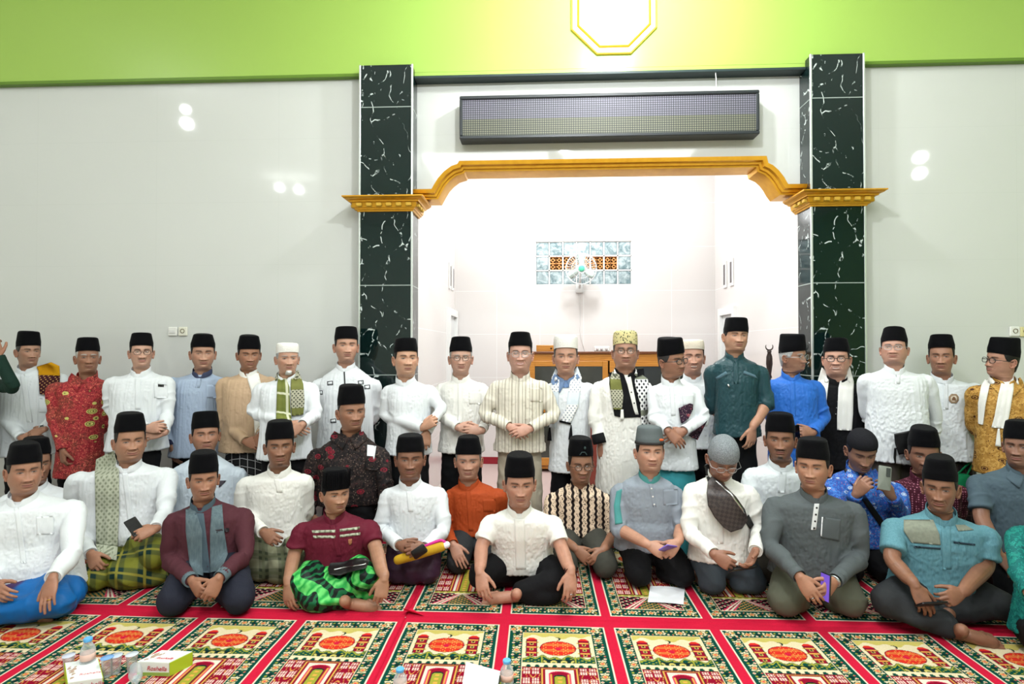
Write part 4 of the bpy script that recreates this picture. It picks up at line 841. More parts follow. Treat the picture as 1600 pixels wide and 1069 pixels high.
    for sg, sp in ((-1, L), (1, R)):
        J = R0 @ np.array([sg * (Wd - .058 * k_), .012, 0]) + (Xs, Yh + .01, zsh - .062 * k_)
        if sp is None: sp = {}
        if isinstance(sp, (tuple, list)):
            ex, ey, ed, wx_, wy_, wd, tx, ty, td = sp[:9]; o_ = sp[9] if len(sp) > 9 else {}
            sp = dict(E=at(ex, ey, Yh - ed), W=at(wx_, wy_, Yh - wd), T=at(tx, ty, Yh - td), **o_)
        if sp.get('tuck'):
            E = J + R0 @ np.array([-sg * .015, .075, -.26]); Wr = E + R0 @ np.array([-sg * .13, .03, -.17]); sp = dict(sp, E=E, W=Wr, T=Wr + R0 @ np.array([-sg * .12, .02, -.05]), dor=R0 @ np.array([0, -1., 0]))
        if 'E' not in sp:
            E = J + R0 @ np.array([sg * .035, .03, -.27]); sp = dict(sp, E=E, W=E + R0 @ np.array([-sg * .01, sp.get('fwd', -.03), -.24]), T=None)
            sp['T'] = sp['W'] + R0 @ np.array([-sg * .0, -.01, -.15])
        E, Wr, T = np.asarray(sp['E']), np.asarray(sp['W']), np.asarray(sp['T']); sl = sp.get('slv', slv)
        la = Wr - E; ln = np.linalg.norm(la); la = la / ln
        ru, re, rw = .056 * k_, .048 * k_, sp.get('cuff', .039)
        if sl == 'long':
            Wc = Wr - la * .012; Ji = J + R0 @ np.array([-sg * .055, 0, .006]); sl_p = [Ji, J, J * .5 + E * .5, E, E * .55 + Wc * .45, Wc - la * .03, Wc]; sl_r = [ru * .92, ru, .056 * k_, re, .045 * k_, rw * 1.08, rw]
        else:
            q = 1.0 if sl == 'elbow' else .74; Es = J + (E - J) * q; Ji = J + R0 @ np.array([-sg * .055, 0, .006]); sl_p = [Ji, J, J * .6 + Es * .4, Es - (E - J) * .04, Es]; sl_r = [ru * .92, ru, .057 * k_, .058 * k_, .061 * k_]
            if sl == 'elbow': Es = E + la * ln * .22; sl_p = [Ji, J, J * .5 + E * .5, E, Es]; sl_r = [ru * .92, ru, .056 * k_, .053 * k_, .051 * k_]
        parts.append(tube(spline(sl_p[:], 22), np.interp(np.linspace(0, 1, 22), np.linspace(0, 1, len(sl_r)), sl_r), 22, round_ends=False))
        parts.append(ball(J, (ru * .97, ru, ru * .9)))
        arms.append((J, E, Wr, k_))
        # the arm and hand
        xd = T - Wr; zd = sp.get('dor'); zd = np.array([0, -1, .35]) if zd is None else np.asarray(zd, float)
        xd, zd = basis(xd, zd); thumb = np.cross(zd, xd) * (1 if sg < 0 else -1); hsz = sp.get('hs', 1.0) * (.93 + .07 * s_)
        hg = xf(HANDS[sp.get('hand', 'relax')], None, None, (hsz,) * 3); M = np.stack([xd, thumb, zd], 1)
        hg = xf(hg, M, Wr)
        bs = Wr - xd * .03
        if sl == 'long': fa = tube([E * .35 + Wr * .65, Wr * .75 + E * .25, bs * .5 + (Wr - la * .04) * .5, Wr], [.036, .032, .027, .025], 14, zd, .9)
        else: fa = tube(spline([J * .3 + E * .7, E * .96 + J * .04, E + la * .05, E + la * ln * .3, E + la * ln * .68, bs * .5 + (Wr - la * .03) * .5, Wr], 20), np.interp(np.linspace(0, 1, 20), [0, .2, .3, .5, .75, .92, 1], np.array([.044, .042, .043, .043, .034, .0285, .026]) * (.6 + .4 * k_)), 16, zd, .9)
        bodyp.append(remesh(join(hg, fa), .0030, 3)); innerp.append(tube([J + (0, 0, -.01), E, E * .4 + Wr * .6], [.038, .032, .028], 12)); innerp.append(tube([SS[18].mean(0), J + (0, 0, -.01)], [.05, .038], 12))
        sp['_M'] = (M, Wr, hsz); (nd.__setitem__('L' if sg < 0 else 'R', sp))
    gs = remesh(join(*parts), .0075, 4)
    # folds
    V = gs[0]; N = vnormals(gs); P = V + sd * 5.3; ridge = lambda q: 1.9 * np.clip(1 - 1.7 * np.abs(vnoise(q)), 0, 1) ** 1.6 - .75
    aw = np.zeros(len(V)); af = np.zeros(len(V))
    for J, E, Wr, kk in arms:
        for p, q, r, off_ in ((J, E, .085 * kk, 0.), (E, Wr, .075 * kk, 3.)):
            d = q - p; L_ = np.linalg.norm(d); d /= L_; t = np.clip((V - p) @ d, 0, L_); dist = np.linalg.norm(V - p - t[:, None] * d, axis=1); wgt = np.clip((r - dist) / (.3 * r), 0, 1) * np.clip(t / .08, 0, 1) if off_ == 0 else np.clip((r - dist) / (.3 * r), 0, 1)
            ang = V - p - t[:, None] * d; f_ = ridge(np.c_[t * 15 + 8 * (ang @ np.array([.6, .3, .7])), ang[:, 0] * 9 + sd, ang[:, 2] * 9 + off_]); near = np.exp(-(((t if off_ else L_ - t) / .13) ** 2)); f_ = f_ * (.35 + .9 * near)
            up = wgt > aw; af = np.where(up, f_, af); aw = np.maximum(aw, wgt)
    cxm = (V[:, 0] - Xs); P = P + .03 * np.stack([vnoise(P * 5 + q) for q in (0, 7, 13)], 1); pm = np.clip(vnoise(P * 2.3 + 4) * 2.5 + .35, 0, 1); tn = ridge(np.c_[P[:, 0] * 5.2 + 2.6 * P[:, 2] * np.tanh(cxm * 7), P[:, 1] * 4, P[:, 2] * 1.2]) * .75 + pm * ridge(np.c_[P[:, 0] * 4 - 3 * P[:, 2] * np.tanh(cxm * 7), P[:, 1] * 3, P[:, 2] * 7 + cxm * cxm * 40]) * .75 * np.clip((NB[2] - .12 - V[:, 2]) / .2, 0, 1)
    amp = .0042 * wr * np.clip((NB[2] - V[:, 2]) / .12, 0, 1)
    dsp = 1.25 * amp * (tn * (1 - aw) + 1.3 * af * aw)
    V += N * dsp[:, None]; V[:] = smoothed(gs, 1)
    bvh = [gs]
    shirtm = shirt; so = mo('shirt', gs, shirtm, nd, fix=False)
    # legs
    lm = legs[1] if legs else None; lk = legs[0] if legs else None
    feet, legbones = [], []
    if pose == 'stand':
        if lk == 'trousers':
            LP_ = []
            for sg in (-1, 1):
                ho_ = min(.088, .33 * Wd * tw); hx_ = bxw + sg * ho_; LP_.append(tube(spline([(hx_, Y + .01, min(zb + .03, .95)), (hx_, Y, .75), (bxw + sg * (ho_ + .012), Y - .01, .48), (bxw + sg * .105, Y + .02, .06)], 14), np.interp(np.linspace(0, 1, 14), [0, .3, .6, 1], [.094, .094, .088, .086]) * min(1, .40 * Wd * tw / .094), 18, (0, 1, 0), round_ends=False))
            LP_.append(ball((bxw, Y + .005, .86), (.60 * Wd * tw, .09, .12)))
        else:
            LP_ = []; th2 = np.arange(40) / 40 * 2 * PI; q = []
            for z, wv, f in ((min(zb + .03, 1.0), .68 * Wd, .095), (min(zb - .02, .9), .72 * Wd, .11), (.6, .76 * Wd, .125), (.3, .80 * Wd, .15), (.07, .84 * Wd, .16)):
                q.append(np.c_[bxw + wv * np.sin(th2), Y - f * np.cos(th2), np.full(40, z)])
            LP_.append(loft(q))
        gl = remesh(join(*LP_), .012, 3)
        for sg in (-1, 1):
            legbones.append(tube([(bxw + sg * .07, Y + .005, zb + .05), (bxw + sg * .09, Y, .48), (bxw + sg * .105, Y + .02, .05)], [.06, .045, .035], 12))
            fd = R0 @ np.array([sg * .25, -1, 0]); fx_, fz_ = basis(fd, (0, 0, 1)); feet.append(remesh(xf(FOOT, np.stack([fx_, np.cross(fz_, fx_) * sg, fz_], 1), (bxw + sg * .105, Y + .02, .034), (1, 1, 1)), .005, 2))
    else:
        K = dict(kneel=dict(kL=(-.17, .36, .09), kR=(.17, .36, .09), aL=(-.10, .07, .06), aR=(.10, .07, .06), hz=.20),
                 up=dict(kL=(-.12, .02, .08), kR=(.12, .02, .08), aL=(-.12, -.16, .05), aR=(.12, -.16, .05), hz=.48),
                 cross=dict(kL=(-.36, .22, .14), kR=(.36, .22, .14), aL=(.12, .22, .07), aR=(-.16, .36, .075), hz=.12))[pose].copy()
        for kk, vv in (kn or {}).items():
            if kk in ('kL', 'kR', 'aL', 'aR'): K[kk] = (at(vv[0], 900, Y - vv[1])[0] - bxw, vv[1], vv[2])
            else: K[kk] = vv
        pt = lambda q: np.array([bxw + q[0], Y - q[1], q[2]])
        LP_ = [ball((bxw, Y + .02, K['hz']), (min(.19, .80 * Wd), .14, .13 if pose != 'up' else .14))]
        for sg, kq, aq in ((-1, 'kL', 'aL'), (1, 'kR', 'aR')):
            h_ = np.array([bxw + sg * .085, Y + .0, K['hz']]); kp, ap = pt(K[kq]), pt(K[aq]); tk = K.get('tk', 1.0)
            LP_.append(tube(spline([h_, h_ * .5 + kp * .5 + (0, 0, .02), kp], 12), np.array([.112, .110, .107, .104, .102, .100, .098, .096, .093, .091, .089, .086]) * tk, 18))
            LP_.append(tube([kp, kp * .6 + ap * .4, kp * .15 + ap * .85], [.080 * tk, .073 * tk, .066 * tk], 16))
            kd = ap - kp; legbones.append(tube([h_, kp, ap], [.05, .042, .034], 12))
            if pose == 'cross':
                fdir = K.get('f' + kq[1]); fd = np.array([kd[0], kd[1] * .5, 0]) if fdir is None else np.asarray(fdir); fx_, fz_ = basis(fd, K.get('fu', (0, -.8, .6)))
                fM = np.stack([fx_, np.cross(fz_, fx_) * sg, fz_], 1); feet.append(remesh(join(xf(FOOT, fM, ap - (0, 0, .02)), tube([kp * .3 + ap * .7, ap * .8 + kp * .2, ap], [.046, .040, .036], 14)), .0035, 3))
            else:
                fx_, fz_ = basis((0, 1, -.15), (0, 0, -1)); feet.append(remesh(xf(FOOT, np.stack([fx_, np.cross(fz_, fx_) * sg, fz_], 1), ap + (0, .02, -.01)), .006, 2))
        if lk == 'sarong':
            kl, kr = pt(K['kL']), pt(K['kR']); c = (kl + kr) / 2; wv = abs(kr[0] - kl[0]) / 2
            LP_.append(ball((c[0], (c[1] + Y) / 2, .10), (wv + .02, abs(Y - c[1]) / 2 + .10, .135)))
            LP_.append(ball((c[0], c[1] + .06, .07), (wv + .06, .10, .085)))
            for e_ in K.get('extra', ()): LP_.append(ball(at(e_[0], e_[1], e_[2]), e_[3]))
        for e_ in K.get('extra2', ()): LP_.append(ball(at(e_[0], e_[1], e_[2]), e_[3]))
        gl = remesh(join(*LP_), .010, 4 if lk == 'trousers' else 8)
        gl[0][:, 2] = np.where(gl[0][:, 2] < .014, .014 + (gl[0][:, 2] - .014) * .02, gl[0][:, 2])
    V = gl[0]; N = vnormals(gl); P = V + sd * 2.1; la_ = (.009 if lk == 'sarong' else .0055) * legwr
    ff = ridge(np.c_[P[:, 0] * 9 + P[:, 2] * 6, P[:, 1] * 5, P[:, 2] * 7]) * .7 + ridge(np.c_[P[:, 0] * 4, P[:, 1] * 12, P[:, 2] * 12]) * .4 + vnoise(P * 24) * .2
    if pose == 'stand' and lk == 'sarong': ff = ridge(np.c_[P[:, 0] * 9, P[:, 1] * 6, P[:, 2] * 1.2])
    V += N * (la_ * ff * np.clip((V[:, 2] - .016) / .04, 0, 1))[:, None]
    lo_ = mo('sarong' if lk == 'sarong' else 'trousers', gl, lm, nd, fix=False); bvh.append(gl)
    # body: head, neck, trunk, arms, feet in one mesh
    tone = np.array(lin(fs['tone'])); innerp += legbones; inner = remesh(join(*innerp), .014, 2); bd = [hx(g), inner] + bodyp + ([] if feetoff else feet)
    cc = [cols, np.tile(tone, (len(inner[0]), 1))]
    for q in bd[2:]:
        nz = 1 + .10 * vnoise(q[0] * 40)[:, None] + .05 * vnoise(q[0] * 130)[:, None]; cc.append(tone * np.array([.98, .92, .90]) * nz)
    mo('body', join(*bd), M_SKIN, nd, True, np.vstack(cc), fix=False)
    # collar
    if collar:
        C_ = []; chh = coll_h
        for dz, k2 in ((-.014, 1.10), (.0, 1.11), (chh * .5, 1.08), (chh, 1.06), (chh + .002, 1.03), (chh - .004, 1.0), (.0, 1.0)):
            p = np.c_[.0625 * s_ * k2 * su, np.where(cu > 0, -.057 * s_ * k2 * np.abs(cu), .0665 * s_ * k2 * np.abs(cu)), dz * (1 - .10 * np.clip(cu, 0, 1) * (dz > .002)) - .036 * cu - (.95 * max(dz, 0)) * np.exp(-(th_d(th) / .24) ** 4)]
            C_.append(p @ R0.T + NB + (0, 0, -.006))
        C_.append(C_[0] * .0 + C_[-1]); mo('collar', loft(C_[:-1], caps=False), collarm or shirtm, nd)
    ncx, ncy = proj(NB + R0 @ np.array([0, -.064 * s_, -.050])); nd['neck_px'] = (ncx, ncy)
    bt = [join(*bvh)]
    B = BVHTree.FromPolygons(bt[0][0].tolist(), bt[0][1].tolist()); nd['bvh'] = B
    if collar == 'fold':
        for sg in (-1, 1):
            q = ncx; rows_ = [(q + sg * 1, ncy - 3, q + sg * (.5 * fw), ncy - 15), (q + sg * 5, ncy + 6, q + sg * .62 * fw, ncy - 8), (q + sg * 10, ncy + 15, q + sg * .66 * fw, ncy - 2)]
            if sg < 0: rows_ = [(r[2], r[3], r[0], r[1]) for r in rows_]
            gg = drape(B, rows_, 6, 2.5, .006, .004, sm=2)
            if gg: mo('collar_flap', gg, collarm or shirtm, nd)
    if plk:
        ye, wpx = plk[0], plk[1]; ex = plk[2] if len(plk) > 2 else (bx or (x0 + x1) / 2) * .4 + ncx * .6
        pm_ = plk[3] if len(plk) > 3 else shirtm
        gg = drape(B, [(ncx - wpx / 2, ncy + 1, ncx + wpx / 2, ncy + 1), (ex - wpx / 2, ye, ex + wpx / 2, ye)], 5, 4, .0005, .0018, sm=4)
        if gg: mo('placket', gg, pm_, nd)
        nb = plk[4] if len(plk) > 4 else 0
        for q in range(nb):
            t = (q + .6) / nb; bp = drape_point(B, ncx + (ex - ncx) * t, ncy + 1 + (ye - ncy) * t)
            if bp is not None: mo('button', xf(lathe([(.001, .0), (.0055, .0), (.006, .002), (.004, .003), (.001, .003)], 10), rot('X', PI / 2), bp + (0, -.004, 0)), plk[5] if len(plk) > 5 else plain((235, 235, 230), .3, name='button_plastic'), nd)
    # hair, cap, glasses, beard
    fs_h = dict(hairopt or {}); mo('hair', hx(hair_geo(Vg, fs_h, min(hbz, .17))), hairm(hair), nd)
    if beard: mo('beard', hx(beard_geo(Vg, *beard[1:])), hairm(beard[0]), nd)
    hh = max(.03, (hb - ht) * Yh / FPX / s_ + (.004 if cap in ('peci', 'grey') else 0))
    if cap:
        cg = cap_geo(cap, hbz, hh + hoff, wx, rs.uniform(.80, .88)); 
        if capt: cg = xf(cg, rot('X', capt), (0, 0, 0)); cg = xf(cg, None, (0, 0, hbz) - rot('X', capt) @ np.array([0, -.09, hbz]) + np.array([0, -.09, 0]))
        co = mo('cap', hx(cg), capm or CAPM.get(cap, M_WCAP), nd, 50); nd['cap'] = co
    nd['hx'] = hx; nd['Yh'] = Yh; nd['NB'] = NB; nd['R0'] = R0; nd['s'] = s_; nd['hb'] = hbz; nd['hh'] = hh; nd['wx'] = wx
    if glass: glasses(hx, nd, s_, glass, wx)
    if slv == 'long' and cuffm is not False:
        for J, E, Wr, kk in arms:
            la = (Wr - E) / np.linalg.norm(Wr - E); u_, v_ = basis(np.cross(la, (.3, .5, .8)), la); v_ = np.cross(la, u_); th8 = np.arange(18)[:, None] / 18 * 2 * PI
            mo('cuff', loft([Wr - la * q + r * (np.cos(th8) * u_ + np.sin(th8) * v_) for q, r in ((cuffl, .036 * cuffr), (cuffl - .002, .0405 * cuffr), (.03, .0425 * cuffr), (.006, .0412 * cuffr), (.005, .039), (.012, .033))], caps=False), cuffm or shirtm, nd)
    for d in det:
        nm, rows_, m_ = d[0], d[1], d[2]; kw = d[3] if len(d) > 3 else {}
        gg = drape(B, rows_, **{k: v for k, v in kw.items() if k != 'sub'})
        if gg: mo(nm, gg, m_, nd)
    return nd
def th_d(th): return np.minimum(th, 2 * PI - th)
def drape_point(B, px, py):
    d = ray(px, py); L = np.linalg.norm(d); h = B.ray_cast(Vector(CC), Vector(d / L)); return None if h[0] is None else np.array(h[0])
# ------------------------------------------------------------------ fabrics
def fab(name, rough=.75, sheen=0): return NT(name, rough, .2, sheen=sheen)
def fin(n, c, k=.2): n.col(c); fabric_bump(n, k); return n.m
WH = cloth((224, 228, 231)); WH2 = cloth((218, 224, 227)); WHC = cloth((230, 229, 223)); CREAM = cloth((230, 224, 212))
BLK = cloth((14, 14, 17), .85, .25); NAVY = cloth((34, 36, 48), .85); DGREY = cloth((44, 46, 48), .85)
def batik(name, base, a, b, c, s=1.0, dark=None):
    n = fab(name, .7); v1 = n.voro(58 * s); v2 = n.voro(11 * s, n.obj((1, 1, 1.5)), 'F1'); no = n.noise(34 * s, None, 3, .6, 1.2)
    k = n.mix(n.step(no, .52, .03), base, a); k = n.mix(n.step(v1, .2, .04), b, k)
    ringm = n.math('MULTIPLY', n.step(v2, .19, .03), n.math('SUBTRACT', 1.0, n.step(v2, .27, .03))); inner = n.math('SUBTRACT', 1.0, n.step(v2, .13, .02))
    pick = n.step(n.voro(11 * s, n.obj((1, 1, 1.5)), 'F1', 'Color'), .38, .02); k = n.mix(n.math('MULTIPLY', n.math('MAXIMUM', ringm, inner), pick), k, c)
    return fin(n, k)
n = fab('red_batik', .7); fl = n.noise(70, None, 2, .6, 1.5); big_ = n.noise(9, None, 2); vm = n.voro(7.5, n.obj((1, 1, 1.7), (0, .3, 0))); pk_ = n.step(n.voro(7.5, n.obj((1, 1, 1.7), (0, .3, 0)), 'F1', 'Color'), .36, .02)
k = n.mix(n.step(big_, .52, .1), (150, 44, 50), (122, 62, 50)); k = n.mix(n.step(fl, .54, .03), k, (186, 58, 66)); k = n.mix(n.step(fl, .62, .02), k, (206, 120, 92)); k = n.mix(n.math('SUBTRACT', 1.0, n.step(fl, .38, .03)), k, (96, 30, 36))
sh_ = n.math('MULTIPLY', n.math('SUBTRACT', 1.0, n.step(vm, .30, .01)), pk_); ri_ = n.math('PINGPONG', vm, .055); B_RED = fin(n, n.mix(sh_, k, n.mix(n.step(ri_, .022, .008), (92, 84, 40), (204, 198, 112))))
B_DARK = batik('dark_floral_batik', (26, 22, 24), (52, 40, 38), (112, 96, 84), (128, 26, 44), .9)
B_GOLD = batik('gold_batik', (168, 124, 58), (196, 154, 82), (92, 54, 26), (70, 36, 20), 1.0)
B_BLUE = batik('blue_batik', (44, 84, 168), (70, 126, 200), (196, 96, 70), (190, 206, 226), 1.4)
B_CLOTH = batik('purple_batik', (40, 26, 44), (70, 40, 60), (196, 180, 176), (176, 90, 100), 1.6)
n = fab('brown_striped_batik'); v = n.obj(); x_, y_, z_ = xyz(n, v)
wob = n.math('MULTIPLY', n.math('SINE', n.math('MULTIPLY', z_, 150.0)), .004); st = n.math('PINGPONG', n.math('ADD', x_, wob), .028); cell = n.voro(85)
k = n.mix(n.step(st, .0105, .002), (30, 20, 20), (222, 198, 172)); dots = n.math('MULTIPLY', n.step(st, .018, .002), n.math('SUBTRACT', 1.0, n.step(cell, .34, .05))); B_BROWN = fin(n, n.mix(dots, k, (44, 26, 24)))
n = fab('striped_cream_cloth'); x_, y_, z_ = xyz(n, n.obj()); nz = n.math('MULTIPLY', n.math('SUBTRACT', n.noise(5), .5), .004)
st = n.math('PINGPONG', n.math('ADD', x_, nz), .0135); st2 = n.math('PINGPONG', n.math('ADD', x_, .006), .027)
k = n.mix(n.step(st, .0013, .0006), (132, 122, 108), (218, 212, 198)); S_STRIPE = fin(n, n.mix(n.step(st2, .002, .001), (150, 140, 124), k))
n = fab('maroon_dotted_cloth'); v = n.voro(62, None, 'F1', 'Distance', .0); DOTS = fin(n, n.mix(n.step(v, .28, .05), (176, 110, 130), (66, 20, 36)))
def plaid(name, c1, c2, c3, s=9.0, lw=.12, fine=None, ang=(0, 0, 0)):
    n = fab(name, .65); x_, y_, z_ = xyz(n, n.obj((1, 1, 1), ang)); h = n.math('ADD', x_, n.math('MULTIPLY', y_, .6)); w_ = n.math('ADD', z_, n.math('MULTIPLY', y_, .8))
    a = n.math('PINGPONG', n.math('MULTIPLY', h, s), .5); b = n.math('PINGPONG', n.math('MULTIPLY', w_, s), .5)
    A = n.step(a, .25, .03); Bb = n.step(b, .25, .03); k = n.mix(n.math('MULTIPLY', n.math('ADD', A, Bb), .5), c1, c2)
    la = n.math('SUBTRACT', 1.0, n.step(a, lw * .5, .015)); lb = n.math('SUBTRACT', 1.0, n.step(b, lw * .5, .015)); k = n.mix(n.math('MULTIPLY', n.math('MAXIMUM', la, lb), .8), k, c3)
    return fin(n, k)
P_GREEN = plaid('green_yellow_plaid', (16, 48, 44), (120, 122, 40), (152, 146, 56), 5.5, .1)
P_OLIVE = plaid('olive_plaid', (52, 58, 42), (128, 128, 104), (86, 90, 66), 7.5, .16)
P_BW = plaid('black_white_plaid', (16, 16, 18), (30, 30, 32), (190, 190, 190), 15, .09)
P_DARK = plaid('dark_plaid', (22, 16, 18), (36, 24, 28), (84, 66, 66), 14, .08)
n = fab('purple_sarong', .5); PURP = fin(n, n.mix(n.noise(5), (44, 26, 42), (66, 40, 60)))
n = fab('green_zebra_sarong', .5); wv = n.wave(3.2, n.obj((1, 1, 1), (.3, .9, .4)), 'X', 7, 1.6); w2 = n.wave(7.5, n.obj((1, 1, 1), (.3, -.5, .4)), 'X', 6, 2)
ZEB = fin(n, n.mix(n.step(wv, .52, .05), n.mix(n.step(w2, .6, .1), (8, 18, 16), (18, 92, 54)), n.mix(w2, (26, 150, 62), (100, 200, 104))))
n = fab('blue_purple_sarong', .45); x_, y_, z_ = xyz(n, n.obj()); q = n.noise(3.5, None, 2); BLUP = fin(n, n.mix(n.step(n.math('ADD', x_, n.math('MULTIPLY', q, .2)), .22, .02), (58, 30, 78), (16, 96, 164)))
def kef(name, c1, c2, s=60, stripe=None, lw=.24):
    n = fab(name, .85); x_, y_, z_ = xyz(n, n.obj((s, s, s * .8))); a = n.math('PINGPONG', n.math('ADD', x_, z_), .5); b = n.math('PINGPONG', n.math('SUBTRACT', x_, z_), .5)
    k = n.mix(n.math('MULTIPLY', n.step(a, lw, .05), n.step(b, lw, .05)), c1, c2)
    if stripe:
        zz_ = xyz(n, n.obj())[2]; pz = n.math('PINGPONG', n.math('ADD', zz_, stripe[1]), stripe[2]); k = n.mix(n.step(pz, stripe[3], .004), stripe[0], k)
    return fin(n, k, .25)
K_BW = kef('black_white_keffiyeh', (238, 238, 236), (22, 24, 34), 26, ((120, 124, 108), .02, .14, .022))
K_OLV = kef('olive_keffiyeh', (172, 170, 150), (70, 72, 60), 40, ((110, 112, 60), .0, .11, .04))
K_OLIVE = plaid('olive_scarf', (96, 104, 44), (112, 118, 56), (214, 214, 190), 6, .12)
K_LT = kef('pale_keffiyeh', (240, 240, 240), (120, 134, 150), 34, ((214, 224, 232), .0, .12, .05), .3)
K_SAGE = kef('sage_scarf', (176, 180, 160), (130, 136, 116), 30)
n = fab('heathered_slate', .85); HEATH = fin(n, n.mix(n.noise(90, n.obj((1, 1, .25)), 3), (62, 78, 86), (112, 128, 134)))
n = fab('sheer_white', .8); LINEN = fin(n, n.mix(n.noise(120, None, 2), (214, 219, 221), (228, 231, 232)))
n = fab('linen_blue', .8); LBLUE = fin(n, n.mix(n.noise(150, n.obj((1, 1, .2)), 2), (70, 118, 132), (110, 156, 166)))
n = fab('linen_khaki', .8); LKHAKI = fin(n, n.mix(n.noise(60, None, 3), (112, 118, 106), (140, 144, 128)))
TEAL = cloth((36, 66, 72), .4, .45); BLUE = cloth((44, 104, 190), .5, .5); PALEB = cloth((170, 186, 208)); TAN = cloth((190, 162, 132), .55); GREY = cloth((138, 146, 156)); TEALT = cloth((74, 142, 140)); DGR = cloth((82, 88, 90), .8)
RUST = cloth((168, 70, 30), .7); MAROON = cloth((96, 22, 42), .7); MARBR = cloth((78, 40, 48), .8); SLATE = cloth((72, 88, 98), .8); OLIVE = cloth((88, 90, 76), .85); BEIGE = cloth((172, 164, 146), .85); BROWNT = cloth((74, 68, 62), .85); OLBLK = cloth((62, 62, 56), .85); SLT = cloth((64, 72, 80), .85)
DKGREEN = cloth((22, 46, 38), .8); TURQ = cloth((60, 150, 160), .7); DTEAL = batik('teal_print', (14, 92, 90), (26, 120, 110), (40, 140, 130), (10, 70, 72), 1.2)
SILV = plain((180, 182, 184), .25, .5, 1, name='silver'); BLKL = plain((16, 16, 18), .4, .4, name='black_leather'); PAPER = plain((238, 240, 244), .8, .1, name='paper')
WBTN = plain((235, 235, 232), .3, name='button_plastic')
def hang(E, W, T, **k): return dict(k, E=E, W=W, T=T)
C = dict
PEOPLE = {}; TK = dict(tuck=1)
# clasp: arms (elbow x,y,d | wrist x,y,d | fingertips x,y,d)
def P(key, *a, **k): PEOPLE[key] = person(*a, **k); return PEOPLE[key]
YS_ = 4.40
# ---- standing row, left to right
P('S0', 'person in dark green raising a forearm, cut off by the picture edge', 4.30, -46, 518, 540, 577, 36, (-92, 588, -8, 584), 715, R=(20, 604, .10, -3, 556, .14, -12, 530, .16, C(hand='curl', dor=(.6, -1, 0))), shirt=DKGREEN, legs=('trousers', BEIGE), face=C(tone=(170, 116, 88)))
P('S1', 'standing person in white with a yellow and maroon folded cloth on one shoulder', 4.68, 44, 517, 538, 570, 37, (0, 580, 94, 578), 714, L=(-6, 640, .03, 34, 684, .20, 66, 686, .21, C(hand='relax')), R=(91, 646, .03, 68, 671, .22, 36, 684, .25, C(hand='relax')), yaw=16, pitch=3, shirt=WH2, legs=('trousers', BLK), face=C(tone=(182, 132, 104), old=.4), hair=(60, 58, 56), plk=(660, 9, 46),
  det=[('shoulder_cloth_upper', [(57, 573, 80, 566), (60, 580, 93, 572), (60, 586, 94, 587)], plain((190, 138, 20), .8, .1, name='yellow_cloth'), C(off=.010, th=.008)), ('shoulder_cloth_lower', [(60, 586, 94, 587), (61, 604, 93, 604), (62, 616, 92, 619)], kef('maroon_spotted_cloth', (58, 22, 30), (196, 150, 90), 40, None, .32), C(off=.010, th=.008)), ('pocket', [(60, 622, 76, 622), (61, 645, 77, 645)], WH2, C(off=.001, th=.003))])
P('S2', 'standing elderly person in a red batik shirt with yellow shell motifs and a black cap', 4.48, 137, 527, 547, 582, 37, (80, 600, 172, 594), 748, tw=.80, L=(86, 652, .06, 98, 704, .14, 100, 742, .16, C(hand='curl', dor=(-.5, -1, 0))), R=TK, yaw=4, shirt=B_RED, legs=('trousers', BLK), face=C(tone=(158, 106, 78), old=1, gaunt=.8, lip=(128, 78, 66)), hair=(176, 174, 170), collar='fold')
P('S3', 'standing person in a white shirt with glasses and moustache beside the red batik shirt', 4.36, 221, 520, 539, 573, 36, (168, 594, 264, 588), 707, L=(174, 642, .02, 230, 670, .20, 256, 668, .21, C(hand='curl')), R=(262, 646, -.02, 256, 676, .16, 232, 680, .20, C(hand='relax')), yaw=3, shirt=WH, legs=('trousers', BLK), glass='thin', face=C(tone=(206, 154, 128), smile=.5, moust=.8, lip=(176, 110, 104)), plk=(640, 9),
  det=[('pocket_pen', [(247, 600, 256, 601), (247, 604, 256, 605)], BLKL, C(off=.002, th=.005)), ('pocket', [(240, 600, 262, 601), (241, 622, 262, 622)], WH, C(off=.0, th=.002))])
P('S4', 'standing person in a pale blue shirt with dark cuff piping, eyes half closed', 4.66, 317, 522, 540, 575, 37, (257, 590, 350, 590), 716, tw=.84, L=(258, 650, .03, 269, 698, .12, 274, 728, .13, C(hand='relax', dor=(-.4, -1, 0))), R=TK, yaw=3, pitch=4, shirt=PALEB, legs=('trousers', BLK), face=C(tone=(190, 138, 110), eyeo=.5), collarm=cloth((60, 66, 90)), cuffm=cloth((30, 34, 60)), plk=(606, 7), det=[('pocket', [(322, 601, 341, 602), (323, 622, 341, 622)], PALEB, C(off=.0, th=.002))])
P('S5', 'standing person in a tan jacket over white with a black and white checked sarong', 4.54, 389, 524, 543, 575, 35, (341, 592, 432, 588), 708, L=(350, 660, .02, 384, 690, .20, 404, 696, .23, C(hand='relax')), R=(418, 655, .02, 407, 680, .21, 398, 702, .22, C(hand='curl')), yaw=6, pitch=6, shirt=TAN, legs=('sarong', P_BW), face=C(tone=(168, 114, 84), eyeo=.6), collarm=WHC, cuffm=TAN, det=[('inner_shirt', [(384, 584, 404, 583), (392, 610, 410, 610), (396, 650, 411, 650), (400, 702, 410, 702)], WHC, C(off=.003, th=.003))])
